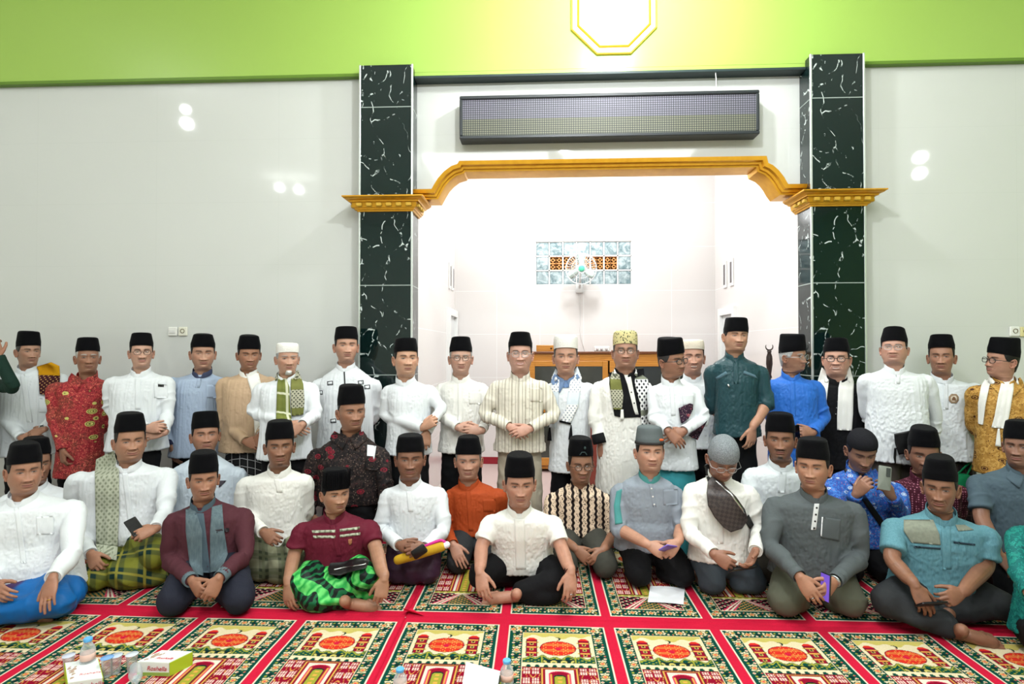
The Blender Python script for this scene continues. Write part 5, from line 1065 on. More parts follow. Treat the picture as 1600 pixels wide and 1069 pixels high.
P('S6', 'standing person with a white cap, grey goatee and green patterned scarf over white', 4.27, 449, 535, 549, 582, 34, (398, 606, 494, 598), 720, L=(398, 644, .02, 452, 663, .19, 474, 674, .21, C(hand='relax')), R=(492, 648, .02, 472, 664, .21, 456, 676, .24, C(hand='curl')), yaw=8, pitch=2, cap='skull', capm=M_WCAP, shirt=WH, legs=('trousers', BLK), face=C(tone=(196, 144, 116), old=.7, smile=.5, hairc=(150, 148, 146)), hair=(150, 150, 150), beard=((206, 204, 200), .024, .026, .016, .008),
  det=[('scarf', [(436, 582, 447, 590), (433, 600, 452, 604), (432, 630, 453, 632), (431, 656, 456, 658)], K_OLIVE, C(off=.006, th=.008, fold=.004)), ('scarf', [(455, 588, 466, 578), (454, 604, 474, 600), (454, 630, 476, 628), (456, 650, 474, 648)], K_OLV, C(off=.006, th=.008, fold=.004))])
P('S7', 'tall standing person in a white shirt with small dark rectangular trims and a dark zip', 4.66, 541, 511, 529, 564, 35, (487, 596, 594, 596), 722, L=TK, R=TK, yaw=6, shirt=WH, legs=('trousers', BLK), face=C(tone=(200, 146, 118), smile=.3), plk=(604, 2.2, 539, BLKL),
  det=[('trim_patch', [(x, y, x + 9, y - 1), (x + .5, y + 6.5, x + 9.5, y + 5.5)], plain((40, 40, 44), .7, name='dark_trim'), C(off=.001, th=.0015, m=4)) for x, y in ((511, 596), (495, 611), (559, 595), (569, 602), (516, 655))] + [('trim_inner', [(x + 1.3, y + 1.2, x + 7.8, y + .4), (x + 1.6, y + 5.2, x + 8.2, y + 4.4)], WH, C(off=.002, th=.0022, m=4)) for x, y in ((511, 596), (495, 611), (559, 595), (569, 602), (516, 655))])
P('S8', 'standing person in a plain white shirt gripping one wrist, in front of the left pillar', 4.42, 634, 529, 548, 585, 35, (596, 608, 682, 602), 713, L=(602, 650, .02, 661, 668, .20, 680, 656, .22, C(hand='grip')), R=(688, 640, .02, 666, 676, .17, 664, 702, .17, C(hand='relax', dor=(.3, -1, 0))), yaw=10, shirt=WH, legs=('trousers', BLK), face=C(tone=(206, 152, 120), smile=.3, jaw=1.02), plk=(604, 7))
P('S9', 'standing person in a plain white shirt with glasses and grey temples, hands folded', 4.62, 720, 527, 548, 582, 34, (679, 604, 764, 602), 709, L=(680, 645, .03, 716, 668, .20, 744, 672, .21, C(hand='relax')), R=(766, 650, .03, 752, 673, .22, 722, 672, .25, C(hand='relax')), yaw=2, shirt=WHC, legs=('trousers', BLK), glass='thin', face=C(tone=(204, 154, 130), old=.6), hair=(150, 146, 142), plk=(690, 7), det=[('pocket', [(732, 612, 752, 612), (733, 632, 752, 632)], WHC, C(off=.0, th=.002))])
P('S10', 'standing person in a cream shirt with thin dark stripes and beige trousers', 4.42, 813, 520, 540, 578, 35, (764, 596, 860, 596), 708, L=(758, 648, .03, 796, 667, .20, 828, 686, .23, C(hand='relax')), R=(866, 648, .03, 828, 670, .22, 800, 678, .26, C(hand='relax')), yaw=0, shirt=S_STRIPE, legs=('trousers', BEIGE), glass='silver', face=C(tone=(206, 152, 130), smile=1, teeth=1, jaw=1.03, cheek=1.3, lip=(186, 110, 108)), plk=(700, 8), det=[('pocket', [(828, 606, 848, 606), (829, 628, 848, 628)], S_STRIPE, C(off=.0, th=.002))])
P('S11', 'standing person with a white cap and pale patterned scarf over a long white robe', 4.56, 884, 523, 543, 582, 36, (850, 594, 932, 596), 740, L=TK, R=TK, yaw=1, cap='skull', capm=M_WCAP, shirt=WH, legs=('trousers', BLK), face=C(tone=(196, 142, 114), old=.4), collar='fold', collarm=cloth((110, 134, 170)), hair=(70, 68, 66),
  det=[('inner_shirt', [(872, 585, 897, 585), (872, 595, 896, 595), (876, 606, 888, 606)], cloth((104, 132, 176)), C(off=.003, th=.003)), ('scarf', [(868, 576, 876, 586), (862, 590, 874, 594), (860, 630, 872, 632), (858, 668, 868, 670)], K_LT, C(off=.006, th=.008, fold=.004)), ('scarf', [(894, 586, 902, 572), (890, 600, 909, 590), (884, 640, 904, 634), (874, 656, 892, 661)], K_LT, C(off=.006, th=.008, fold=.004)),
       ('scarf_tassel', [(858, 668, 860, 668), (856, 676, 861, 676), (855, 689, 862, 689)], BLK, C(off=.008, th=.014, m=4)), ('scarf_tassel', [(892, 664, 893, 664), (890, 672, 894, 672), (888, 687, 895, 688)], BLK, C(off=.008, th=.014, m=4)), ('scarf_fringe', [(874, 657, 892, 661), (874, 660, 892, 664)], BLK, C(off=.006, th=.006, fold=.003, nf=6, m=25))])
P('S12', 'stout standing person in a white robe with black yoke, yellow patterned cap and checked scarf', 4.42, 977, 517, 538, 574, 37, (924, 602, 1022, 600), 800, L=(928, 652, .02, 939, 694, .06, 944, 724, .08, C(hand='relax', cuff=.05, dor=(-.4, -1, 0))), R=TK, yaw=2, pitch=-4, cap='skull', capm=M_YCAP, shirt=WHC, legs=('trousers', BLK), glass='thin', belly=1.2, face=C(tone=(176, 124, 98), old=.3, jaw=1.06, cheek=1.4), collarm=BLK, cuffm=BLK, cuffl=.085, cuffr=1.45, hair=(70, 68, 66),
  det=[('yoke', [(952, 582, 1006, 576), (952, 600, 1008, 600), (960, 650, 1004, 650), (972, 653, 1003, 652)], BLK, C(off=.003, th=.003, m=14)), ('placket', [(973, 580, 984, 580), (980, 600, 988, 600), (990, 640, 996, 640), (993, 648, 998, 648)], WHC, C(off=.008, th=.003)), ('button', [(985.5, 612, 987.5, 612), (985.5, 614, 987.5, 614)], BLK, C(off=.012, th=.003, m=3)), ('button', [(990, 629, 992, 629), (990, 631, 992, 631)], BLK, C(off=.012, th=.003, m=3)),
       ('scarf', [(957, 580, 968, 586), (953, 592, 970, 596), (954, 616, 974, 618), (958, 640, 972, 640)], K_OLV, C(off=.008, th=.008, fold=.004)), ('scarf', [(992, 591, 1004, 586), (992, 600, 1012, 592), (1000, 630, 1018, 628), (1003, 670, 1021, 668)], K_BW, C(off=.008, th=.008, fold=.004)), ('scarf_tassel', [(970, 640, 974, 640), (969, 656, 975, 656)], WHC, C(off=.010, th=.010, m=4))])
P('S14', 'standing person with a pale cap, half hidden behind the man with the batik cloth', 4.85, 1082, 531, 545, 581, 34, (1040, 600, 1128, 598), 702, R=(1128, 648, .0, 1124, 694, .04, 1122, 720, .04), L=TK, yaw=6, cap='skull', capm=M_CCAP, shirt=WH, legs=('trousers', BLK), face=C(tone=(204, 146, 120), smile=.8, teeth=1))
P('S13', 'standing person in white, head turned aside in dark glasses, batik cloth under his arm', 4.28, 1049, 529, 551, 586, 38, (1012, 598, 1096, 602), 736, L=(1022, 652, .03, 1044, 674, .21, 1064, 694, .25, C(hand='relax')), R=(1100, 655, .05, 1068, 674, .20, 1046, 684, .22, C(hand='relax')), yaw=48, pitch=3, roll=-7, shirt=WH, legs=('sarong', TURQ), glass='dark', face=C(tone=(164, 112, 86), old=.3), hair=(52, 50, 50), plk=(650, 7, 1052),
  det=[('pocket', [(1066, 616, 1084, 616), (1067, 634, 1084, 634)], WH, C(off=0, th=.002))])
P('S15', 'tallest standing person, in a dark teal shirt with rolled sleeves', 4.28, 1149, 498, 518, 547, 36, (1102, 574, 1200, 578), 684, L=TK, tw=.86, R=(1198, 630, .04, 1176, 670, .15, 1172, 704, .16, C(hand='relax', dor=(.3, -1, 0))), slv='elbow', yaw=18, pitch=2, roll=2, shirt=TEAL, legs=('trousers', BLK), face=C(tone=(190, 138, 108), smile=.5, jaw=1.05), plk=(600, 8), det=[('zip_pull', [(1136, 601, 1138, 600), (1139, 606, 1141, 605)], SILV, C(off=.003, th=.003, m=3)), ('shoulder_stripes', [(1118, 590, 1134, 580), (1121, 594, 1138, 585)], cloth((84, 112, 124)), C(off=.001, th=.002)), ('shoulder_stripes', [(1163, 579, 1180, 586), (1161, 584, 1184, 592)], cloth((84, 112, 124)), C(off=.001, th=.002))])
P('S16', 'standing person in a bright blue shirt with grey hair and glasses, looking to the right', 4.46, 1238, 524, 547, 578, 38, (1196, 596, 1286, 592), 742, L=TK, R=(1286, 655, .03, 1270, 676, .16, 1242, 674, .20, C(hand='curl')), yaw=58, pitch=3, roll=-3, shirt=BLUE, legs=('trousers', NAVY), glass='silver', belly=1.2, face=C(tone=(168, 118, 92), old=.5), hair=(168, 168, 168), plk=(650, 8))
P('S17', 'smiling standing person in black with glasses and a white scarf hanging down both sides', 4.70, 1307, 530, 549, 584, 38, (1262, 596, 1364, 598), 735, L=TK, R=TK, yaw=-2, shirt=BLK, legs=('trousers', BLK), glass='dark', face=C(tone=(206, 150, 124), smile=1, teeth=1, jaw=1.06, cheek=1.4), plk=(650, 7, 1305, BLK, 5, SILV),
  det=[('scarf', [(1284, 574, 1296, 584), (1278, 594, 1295, 596), (1275, 640, 1290, 640), (1274, 664, 1286, 664)], WHC, C(off=.008, th=.008, fold=.005)), ('scarf', [(1314, 588, 1328, 573), (1310, 606, 1334, 596), (1308, 650, 1333, 646), (1308, 672, 1331, 673)], WHC, C(off=.008, th=.008, fold=.005))])
P('S18', 'stout standing person in a wrinkled white tunic with glasses, chin raised', 4.36, 1397, 514, 535, 567, 39, (1347, 590, 1456, 588), 725, L=TK, R=(1462, 650, .0, 1458, 685, -.06, 1440, 705, -.12), yaw=-4, pitch=-7, shirt=LINEN, legs=('trousers', BROWNT), glass='silver', belly=1.15, wr=1.15, face=C(tone=(196, 142, 118), jaw=1.06, cheek=1.4), plk=(600, 9))
P('S19', 'standing person in a long white shirt with an octagonal chest emblem', 4.74, 1471, 525, 543, 581, 38, (1424, 596, 1534, 600), 721, L=TK, tw=.86, R=(1537, 660, .03, 1523, 700, .12, 1517, 726, .14, C(hand='curl', dor=(.3, -1, 0))), yaw=-2, shirt=WH2, legs=('sarong', P_DARK), face=C(tone=(176, 122, 94), old=.4), plk=(640, 8),
  det=[('emblem', [(1486.5, 615.5, 1494.5, 615.5), (1482.5, 620, 1498, 620), (1482.5, 626, 1498, 626), (1486.5, 630.5, 1494.5, 630.5)], plain((150, 128, 104), .8, .1, name='emblem_thread'), C(off=.001, th=.0015, m=7, step=1.5)), ('emblem_ring', [(1488, 618.5, 1493, 618.5), (1485.5, 621, 1495.5, 621), (1485.5, 625, 1495.5, 625), (1488, 627.5, 1493, 627.5)], plain((206, 196, 178), .8, .1, name='emblem_pale'), C(off=.0028, th=.0012, m=7, step=1.5)), ('emblem_mosque', [(1489.5, 620, 1491.5, 620), (1487.5, 623, 1493.5, 623), (1487.5, 626, 1493.5, 626)], plain((116, 88, 66), .8, .1, name='emblem_brown'), C(off=.0042, th=.0012, m=5, step=1.5))])
P('S20', 'standing person in a gold batik shirt with white scarf, glasses and turned head', 4.38, 1566, 530, 552, 586, 40, (1520, 600, 1622, 600), 745, L=TK, R=(1624, 655, .0, 1612, 690, .14, 1596, 705, .2), yaw=-48, pitch=-2, roll=5, shirt=B_GOLD, legs=('sarong', P_DARK), glass='dark', face=C(tone=(186, 130, 104), lip=(160, 98, 92)), collar='fold',
  det=[('scarf', [(1539, 593, 1551, 592), (1533, 602, 1546, 604), (1528, 630, 1540, 632), (1528, 662, 1536, 664)], WHC, C(off=.008, th=.008, fold=.005)), ('scarf', [(1566, 592, 1584, 584), (1560, 616, 1584, 608), (1554, 650, 1577, 650), (1549, 668, 1572, 670)], WHC, C(off=.008, th=.008, fold=.005)), ('scarf_tassel', [(1559, 670, 1562, 670), (1557, 682, 1563, 682), (1555, 697, 1564, 698)], WHC, C(off=.010, th=.012, m=4))])
# ---- third row (kneeling behind)
P('F2', 'person in white mostly hidden behind the large seated man at the left edge', 4.05, 56, 683, 706, 752, 42, (8, 762, 112, 762), pose='kneel', kn=C(kL=(28, .17, .09), kR=(84, .17, .09)), L=TK, R=TK, yaw=14, shirt=WH, legs=('trousers', BLK), face=C(tone=(164, 112, 84)))
P('F4', 'person in a pale shirt with a dark chest arrow, kneeling behind the maroon jacket', 4.24, 321, 643, 667, 705, 44, (252, 740, 378, 736), pose='kneel', kn=C(kL=(288, .17, .09), kR=(344, .17, .09)), L=TK, R=TK, yaw=4, pitch=-5, shirt=cloth((206, 218, 228)), legs=('trousers', BLK), face=C(tone=(172, 118, 90), smile=.2), plk=(760, 8), det=[('chest_arrow', [(341, 751, 354, 751), (342, 757, 348, 757), (342, 762, 343, 762)], cloth((70, 66, 74)), C(off=.001, th=.002, m=5))])
P('F7', 'kneeling elderly person in a dark floral batik shirt with a white card in the pocket', 4.16, 549, 602, 628, 669, 45, (482, 704, 606, 706), pose='up', L=(479, 765, .03, 486, 806, .10, 492, 838, .12), R=(604, 768, .03, 600, 806, .08, 598, 838, .10), yaw=17, pitch=2, roll=-1, Yh=4.13, shirt=B_DARK, legs=('trousers', BLK), face=C(tone=(164, 112, 84), old=.8, gaunt=.4), hair=(40, 38, 38), collar='fold', hairopt=C(recede=1),
  det=[('card', [(574, 695, 588, 697), (573, 717, 585, 718)], PAPER, C(off=.004, th=.002, m=4)), ('pocket', [(570, 712, 592, 714), (571, 734, 592, 735)], B_DARK, C(off=.002, th=.005))])
P('F15', 'person in white with moustache and goatee kneeling between the crossbody bag and the grey shirt', 4.00, 1219, 648, 672, 714, 43, (1164, 738, 1272, 736), pose='kneel', kn=C(kL=(1191, .17, .09), kR=(1247, .17, .09)), L=(1168, 794, .03, 1190, 836, .18, 1206, 858, .25), R=TK, yaw=0, shirt=WH2, legs=('trousers', BROWNT), face=C(tone=(150, 100, 74), moust=.8, goat=.9, gaunt=.5, mc=(60, 54, 50)), plk=(770, 12), hair=(30, 28, 28))
P('F17', 'person in a blue floral batik shirt and dark skullcap looking down at a phone', 4.06, 1345, 669, 688, 730, 42, (1290, 758, 1412, 756), pose='kneel', L=(1316, 800, .12, 1338, 772, .27, 1360, 748, .33, C(hand='curl', dor=(-.9, -.5, 0))), R=(1410, 806, .12, 1394, 776, .25, 1376, 748, .30, C(hand='curl', dor=(.4, -.9, 0))), yaw=14, pitch=24, cap='dome', capm=M_DCAP, shirt=B_BLUE, legs=('trousers', BLK), face=C(tone=(160, 112, 88), eyeo=.55, down=1), collar='fold', Yh=3.95,
  det=[('bag_strap', [(1318, 734, 1327, 730), (1342, 775, 1350, 771), (1372, 818, 1380, 813), (1388, 838, 1396, 833)], BLKL, C(off=.004, th=.004, m=4))], kn=C(kL=(1328, .2, .09), kR=(1384, .2, .09)))
P('F18', 'person in a maroon dotted shirt with lowered face behind the blue linen shirt', 4.08, 1443, 670, 693, 736, 46, (1396, 752, 1510, 754), pose='kneel', kn=C(kL=(1418, .17, .09), kR=(1474, .17, .09)), L=TK, R=TK, yaw=8, pitch=6, shirt=DOTS, legs=('trousers', BLK), face=C(tone=(140, 92, 68), old=.3))
# ---- second row
P('F3', 'smiling person in white with a sage green scarf and a green and yellow plaid sarong', 3.86, 203, 645, 670, 717, 48, (116, 738, 264, 728), pose='kneel', L=(112, 822, .02, 142, 866, .30, 160, 905, .38, C(hand='curl', dor=(0, -1, .5))), R=(258, 800, .05, 243, 826, .26, 222, 834, .32, C(hand='curl')), yaw=8, pitch=1, shirt=WH, legs=('sarong', P_GREEN), belly=1.15, face=C(tone=(178, 124, 94), smile=.9, jaw=1.05, cheek=1.4), plk=(830, 9, 206), kn=C(kL=(150, .36, .09), kR=(246, .30, .22), extra=[(140, 918, 3.62, (.11, .14, .10)), (240, 866, 3.66, (.09, .12, .14))]),
  det=[('scarf', [(150, 718, 178, 704), (148, 740, 186, 736), (149, 800, 186, 798), (150, 850, 184, 854)], K_SAGE, C(off=.008, th=.009, fold=.003)), ('scarf_fringe', [(150, 850, 184, 854), (152, 868, 182, 876)], K_SAGE, C(off=.010, th=.008, fold=.005, nf=6, m=25))])
P('F6', 'person in a white collarless shirt and olive plaid sarong kneeling behind the green sarong', 3.89, 437, 658, 682, 725, 43, (373, 748, 486, 744), pose='kneel', L=(375, 800, .04, 412, 832, .26, 444, 856, .33, C(hand='curl', dor=(.2, -1, .4))), R=TK, yaw=2, shirt=WHC, legs=('sarong', P_OLIVE), face=C(tone=(150, 102, 76), goat=.5), plk=(770, 9, 437), kn=C(kL=(408, .22, .10), kR=(470, .20, .16), extra=[(408, 870, 3.74, (.12, .14, .16))]))
P('F9', 'person in white with a thin moustache and dark purple sarong holding a rolled cloth', 3.92, 641, 681, 702, 744, 43, (594, 762, 698, 758), pose='kneel', L=(594, 826, .03, 624, 852, .26, 656, 862, .31, C(hand='curl')), R=(694, 826, .05, 664, 856, .27, 638, 862, .34, C(hand='curl')), yaw=0, shirt=WH, legs=('sarong', PURP), face=C(tone=(142, 94, 70), moust=.5), plk=(800, 8), kn=C(kL=(622, .21, .09), kR=(668, .21, .09)))
P('F10', 'person in a rust orange shirt behind the man in the white short sleeved shirt', 4.17, 732, 683, 706, 745, 42, (692, 772, 794, 768), pose='kneel', kn=C(kL=(716, .28, .09), kR=(768, .26, .09)), L=(694, 826, .03, 708, 852, .26, 726, 890, .34, C(hand='flat', dor=(0, -1, .35))), R=TK, yaw=-2, shirt=RUST, legs=('trousers', DGREY), face=C(tone=(186, 132, 106), old=.4), hair=(104, 100, 98), plk=(830, 7), det=[('pocket', [(754, 780, 776, 780), (755, 800, 776, 800)], RUST, C(off=0, th=.002))])
P('F12', 'person with round glasses in a brown and cream striped batik shirt', 4.20, 907, 685, 708, 750, 41, (850, 778, 962, 776), pose='kneel', L=(858, 830, .05, 900, 858, .28, 930, 886, .33, C(hand='relax', dor=(-.2, -1, .3))), R=(960, 836, .05, 942, 860, .28, 918, 888, .35, C(hand='curl', dor=(.3, -1, .3))), slv='elbow', yaw=10, pitch=2, shirt=B_BROWN, legs=('trousers', OLBLK), glass='thin', hs=1.06, face=C(tone=(158, 108, 80), goat=.35), collar='fold', kn=C(kL=(884, .36, .10), kR=(946, .36, .10), tk=1.0))
P('F13', 'person in a light grey shirt with teal trim and flat grey cap', 3.92, 1015, 668, 692, 732, 43, (954, 766, 1069, 762), pose='kneel', L=(966, 826, .05, 1014, 852, .28, 1040, 866, .33, C(hand='curl')), R=(1066, 822, .07, 1058, 848, .28, 1042, 866, .33, C(hand='curl')), slv='elbow', yaw=11, pitch=-2, cap='grey', shirt=GREY, legs=('trousers', BLK), belly=1.15, face=C(tone=(196, 142, 114), jaw=1.03, cheek=1.3), collarm=TEALT, plk=(792, 6, 1023, GREY, 3, WBTN), kn=C(kL=(998, .2, .10), kR=(1066, .2, .10), tk=1.02),
  det=[('sleeve_trim', [(963, 768, 972, 764), (959, 790, 969, 790), (961, 820, 973, 818)], TEALT, C(off=.001, th=.002, m=4)), ('pocket', [(1036, 766, 1060, 764), (1037, 790, 1060, 788)], GREY, C(off=0, th=.002))])
P('F14', 'person in a grey knit cap and glasses, head bowed over a phone, wearing white', 3.74, 1128, 675, 704, 742, 43, (1069, 756, 1184, 756), pose='kneel', L=(1077, 830, .05, 1116, 866, .30, 1150, 890, .36, C(hand='curl', dor=(-.3, -1, .2))), R=(1188, 826, .04, 1180, 862, .30, 1168, 888, .38, C(hand='relax', dor=(.3, -.5, -1))), yaw=14, pitch=30, cap='dome', capm=M_GCAP, shirt=WHC, legs=('trousers', SLT), glass='silver', face=C(tone=(162, 110, 86), old=.4, eyeo=.5, down=1), Yh=3.70, hs=1.1, hair=(90, 88, 88), plk=(850, 9, 1126), kn=C(kL=(1112, .10, .09), kR=(1176, .08, .09)))
# ---- front row
P('F1', 'stout person in white with a blue and purple sarong, seated at the left edge', 3.31, 38, 691, 718, 767, 50, (-36, 790, 114, 784), pose='cross', L=(-36, 870, .05, -10, 915, .26, 12, 938, .33, C(hand='relax')), R=(112, 866, .05, 82, 904, .30, 72, 946, .37, C(hand='flat', dor=(0, -1, .5))), yaw=8, pitch=2, shirt=WH, legs=('sarong', BLUP), belly=1.3, face=C(tone=(172, 118, 90), smile=.3, jaw=1.05, cheek=1.35), plk=(880, 9, 37), kn=C(kL=(-40, .22, .14), kR=(90, .24, .13), extra=[(10, 950, 3.3, (.26, .12, .08))]), det=[('pocket', [(56, 808, 84, 806), (57, 836, 84, 835)], WH, C(off=0, th=.002))])
P('F5', 'person in a maroon jacket with slate front panels and navy trousers, kneeling in front', 3.52, 318, 706, 733, 777, 45, (262, 806, 388, 802), pose='kneel', L=(264, 872, .06, 300, 908, .30, 322, 940, .36, C(hand='curl', dor=(-.6, -1, .2))), R=(384, 866, .06, 342, 904, .30, 324, 938, .36, C(hand='curl', dor=(.6, -1, .2))), yaw=4, pitch=2, shirt=MARBR, legs=('trousers', NAVY), face=C(tone=(166, 112, 84), gaunt=.4), collarm=SLATE, cuffm=HEATH, plk=(895, 14, 322, SLATE), kn=C(kL=(272, .33, .10), kR=(374, .29, .10), tk=1.05),
  det=[('front_panel', [(290, 796, 304, 792), (290, 830, 316, 830), (296, 880, 316, 885), (304, 896, 318, 900)], HEATH, C(off=.003, th=.003)), ('front_panel', [(331, 792, 347, 788), (328, 830, 350, 828), (328, 870, 356, 866), (328, 895, 346, 890)], HEATH, C(off=.003, th=.003)), ('pocket', [(336, 828, 358, 825), (336, 833, 358, 831)], plain((40, 34, 40), .8, name='pocket_edge'), C(off=.003, th=.003))])
P('F8', 'person in a maroon short sleeved shirt with a bright green sarong, cross legged', 3.60, 524, 731, 759, 796, 43, (459, 818, 590, 814), pose='cross', L=(460, 866, .06, 450, 912, .24, 452, 958, .30, C(hand='relax', dor=(-.3, -1, .2))), R=(588, 860, .06, 600, 906, .26, 592, 946, .32, C(hand='curl', dor=(.3, -1, .2))), slv='short', yaw=18, pitch=3, capt=-.10, shirt=MAROON, legs=('sarong', ZEB), face=C(tone=(172, 122, 92), old=.2), plk=(870, 8, 530), kn=C(kL=(475, .26, .15), kR=(568, .24, .18), aL=(545, .27, .055), aR=(525, .14, .05), fL=(1, -.08, -.05), extra=[(500, 935, 3.32, (.14, .10, .08))]),
  det=[('chest_band', [(487, 829, 524, 828), (488, 833, 524, 832)], K_SAGE, C(off=.001, th=.002, m=12)), ('chest_band', [(531, 827, 562, 823), (531, 831, 562, 827)], K_SAGE, C(off=.001, th=.002, m=12)), ('chest_band', [(489, 837, 524, 837), (490, 841, 524, 841)], K_SAGE, C(off=.001, th=.002, m=12)), ('chest_band', [(531, 836, 563, 832), (531, 840, 563, 836)], K_SAGE, C(off=.001, th=.002, m=12)), ('emblem', [(544, 843, 550, 842), (544, 848, 550, 848), (546, 852, 548, 852)], plain((156, 100, 70), .8, name='badge_thread'), C(off=.001, th=.002, m=4))])
P('F11', 'person in a white short sleeved shirt and black trousers sitting cross legged, centre front', 3.72, 812, 711, 739, 785, 44, (751, 800, 880, 796), pose='cross', L=(752, 856, .08, 750, 896, .28, 758, 940, .36, C(hand='relax', dor=(-.2, -1, .2))), R=(878, 858, .08, 892, 896, .28, 890, 940, .35, C(hand='relax', dor=(.2, -1, .2))), slv='short', yaw=4, pitch=3, shirt=WHC, legs=('trousers', BLK), face=C(tone=(188, 132, 106), old=.4), plk=(890, 16, 814), Yh=3.60, kn=C(kL=(752, .20, .15), kR=(880, .22, .15), aL=(795, -.02, .05), aR=(806, .27, .065), fL=(1, .6, 0), fR=(-1, -.12, 0), extra2=[(842, 930, 3.46, (.15, .07, .07))]))
P('F16', 'person in a dark grey shirt with white placket and olive trousers kneeling in front', 3.53, 1270, 688, 713, 759, 48, (1198, 786, 1348, 784), pose='kneel', L=(1204, 852, .05, 1250, 902, .30, 1276, 940, .37, C(hand='relax', dor=(-.4, -1, .2))), R=(1344, 868, .06, 1304, 908, .30, 1280, 936, .36, C(hand='curl', dor=(.5, -1, .2))), yaw=-8, pitch=0, shirt=DGR, legs=('trousers', OLIVE), face=C(tone=(176, 122, 92), cheek=1.2), kn=C(kL=(1226, .18, .11), kR=(1326, .17, .11), tk=1.12), plk=(828, 8, 1271, plain((206, 208, 208), .7, name='white_placket'), 4, BLKL),
  det=[('pocket', [(1285, 808, 1314, 812), (1283, 840, 1312, 846)], DGR, C(off=.003, th=.003)), ('pen', [(1284, 808, 1286, 808), (1282, 838, 1284, 838)], PAPER, C(off=.004, th=.004, m=3))])
P('F19', 'cross legged person in a blue and khaki linen shirt and dark trousers', 3.46, 1469, 717, 745, 793, 50, (1390, 806, 1552, 810), pose='cross', L=(1394, 876, .06, 1430, 916, .24, 1452, 958, .30, C(hand='relax', dor=(-.2, -1, .3))), R=(1540, 886, .08, 1502, 926, .26, 1464, 946, .32, C(hand='curl', dor=(.1, -1, .4))), slv='short', yaw=-4, pitch=3, shirt=LBLUE, legs=('trousers', DGREY), face=C(tone=(146, 98, 72)), plk=(890, 14, 1480), Yh=3.38, kn=C(kL=(1386, .22, .16), kR=(1560, .20, .15), aL=(1494, .34, .065), aR=(1470, .16, .07), fL=(1, -.35, -.05), extra2=[(1450, 965, 3.16, (.14, .07, .06))]),
  det=[('yoke', [(1412, 812, 1458, 812), (1412, 830, 1468, 835), (1424, 848, 1470, 852)], LKHAKI, C(off=.003, th=.003, m=12)), ('yoke', [(1493, 820, 1508, 820), (1497, 830, 1522, 828)], LKHAKI, C(off=.003, th=.003, m=10)), ('chest_stripe', [(1428, 853, 1470, 856), (1428, 856, 1470, 859)], plain((30, 50, 62), .8, name='dark_stripe'), C(off=.002, th=.002, m=10)), ('chest_stripe', [(1490, 846, 1524, 850), (1490, 849, 1524, 853)], plain((30, 50, 62), .8, name='dark_stripe'), C(off=.002, th=.002, m=10))])
P('F20', 'person in a grey blue short sleeved polo shirt at the right picture edge', 3.72, 1593, 660, 684, 724, 46, (1526, 752, 1662, 752), pose='cross', L=(1534, 812, .04, 1560, 866, .24, 1588, 896, .32, C(hand='relax')), slv='short', R=TK, yaw=-8, shirt=SLATE, legs=('trousers', BLK), face=C(tone=(142, 96, 74)), collar='fold', kn=C(kL=(1574, .28, .28), kR=(1690, .2, .15), aL=(1584, .40, .08), aR=(1650, .36, .08), fL=(-.3, -1, -.1)))
P('F21', 'person in a teal printed shirt cut off by the right picture edge', 3.00, 1668, 730, 757, 804, 50, (1592, 828, 1744, 828), pose='cross', kn=C(kL=(1650, .2, .15), kR=(1760, .2, .15)), L=(1592, 885, .05, 1612, 930, .22, 1640, 950, .3), shirt=DTEAL, legs=('trousers', BLK))
# ------------------------------------------------------------------ worn extras that are not draped
def worn(key, name, g, m, parent=None): return mo(name, g, m, PEOPLE[key])
def band(key, side, name, m, r=.031, h=.012, back=.02, face=None, mf=None):
    sp = PEOPLE[key][side]; E, Wr = np.asarray(sp['E']), np.asarray(sp['W']); la = (Wr - E) / np.linalg.norm(Wr - E); c = Wr - la * back
    o = mo(name, tube([c - la * h, c - la * h * .5, c + la * h * .5, c + la * h], [r * .97, r * 1.02, r * 1.02, r * .97], 20, round_ends=False), m, PEOPLE[key])
    if face:
        z = sp['_M'][0][:, 2]; x, z = basis(la, z); fc_ = c + z * r * 1.05; Mx = np.stack([x, np.cross(z, x), z], 1)
        mo('watch_face', xf(lathe([(.001, 0), (.017, 0), (.017, .006), (.013, .008), (.001, .008)], 20), Mx, fc_), mf or SILV, under(o, PEOPLE[key]))
band('S1', 'R', 'watch', SILV, .030, .009, .015, True, plain((40, 46, 50), .2, name='watch_dial'))
band('F11', 'R', 'bracelet', BLKL, .033, .006, .03); band('F11', 'R', 'bracelet', plain((70, 22, 26), .5, name='red_beads'), .032, .004, .012)
band('F16', 'R', 'watch', SILV, .033, .007, .0)
def neck_wrap(key, m, r=1.28, lo=-.030, hi=.022, half=2.15):
    k = PEOPLE[key]; NB, R0, s_ = k['NB'], k['R0'], k['s']; out = []
    for t in np.linspace(-half, half, 30):
        a = PI + t; sn, cs = math.sin(a), math.cos(a); dr = np.array([.0625 * sn, -.057 * cs if cs > 0 else -.0665 * cs, 0]) * s_; ed = min(1, (half - abs(t)) / .5 + .35); z0 = -.036 * cs
        ring = [(r, lo), (r * 1.10, lo + .004), (r * 1.06, (lo + hi) / 2), (r * 1.0, hi - .006), (r * .95, hi), (r * .90, hi - .008), (r * .94, (lo + hi) / 2)]
        out.append([R0 @ (dr * q + (0, 0, z0 + z * ed)) + NB for q, z in ring])
    mo('scarf_neck', loft(out), m, k)
neck_wrap('S6', K_OLV); neck_wrap('S11', K_LT); neck_wrap('S12', K_BW); neck_wrap('S17', WHC); neck_wrap('S20', WHC)
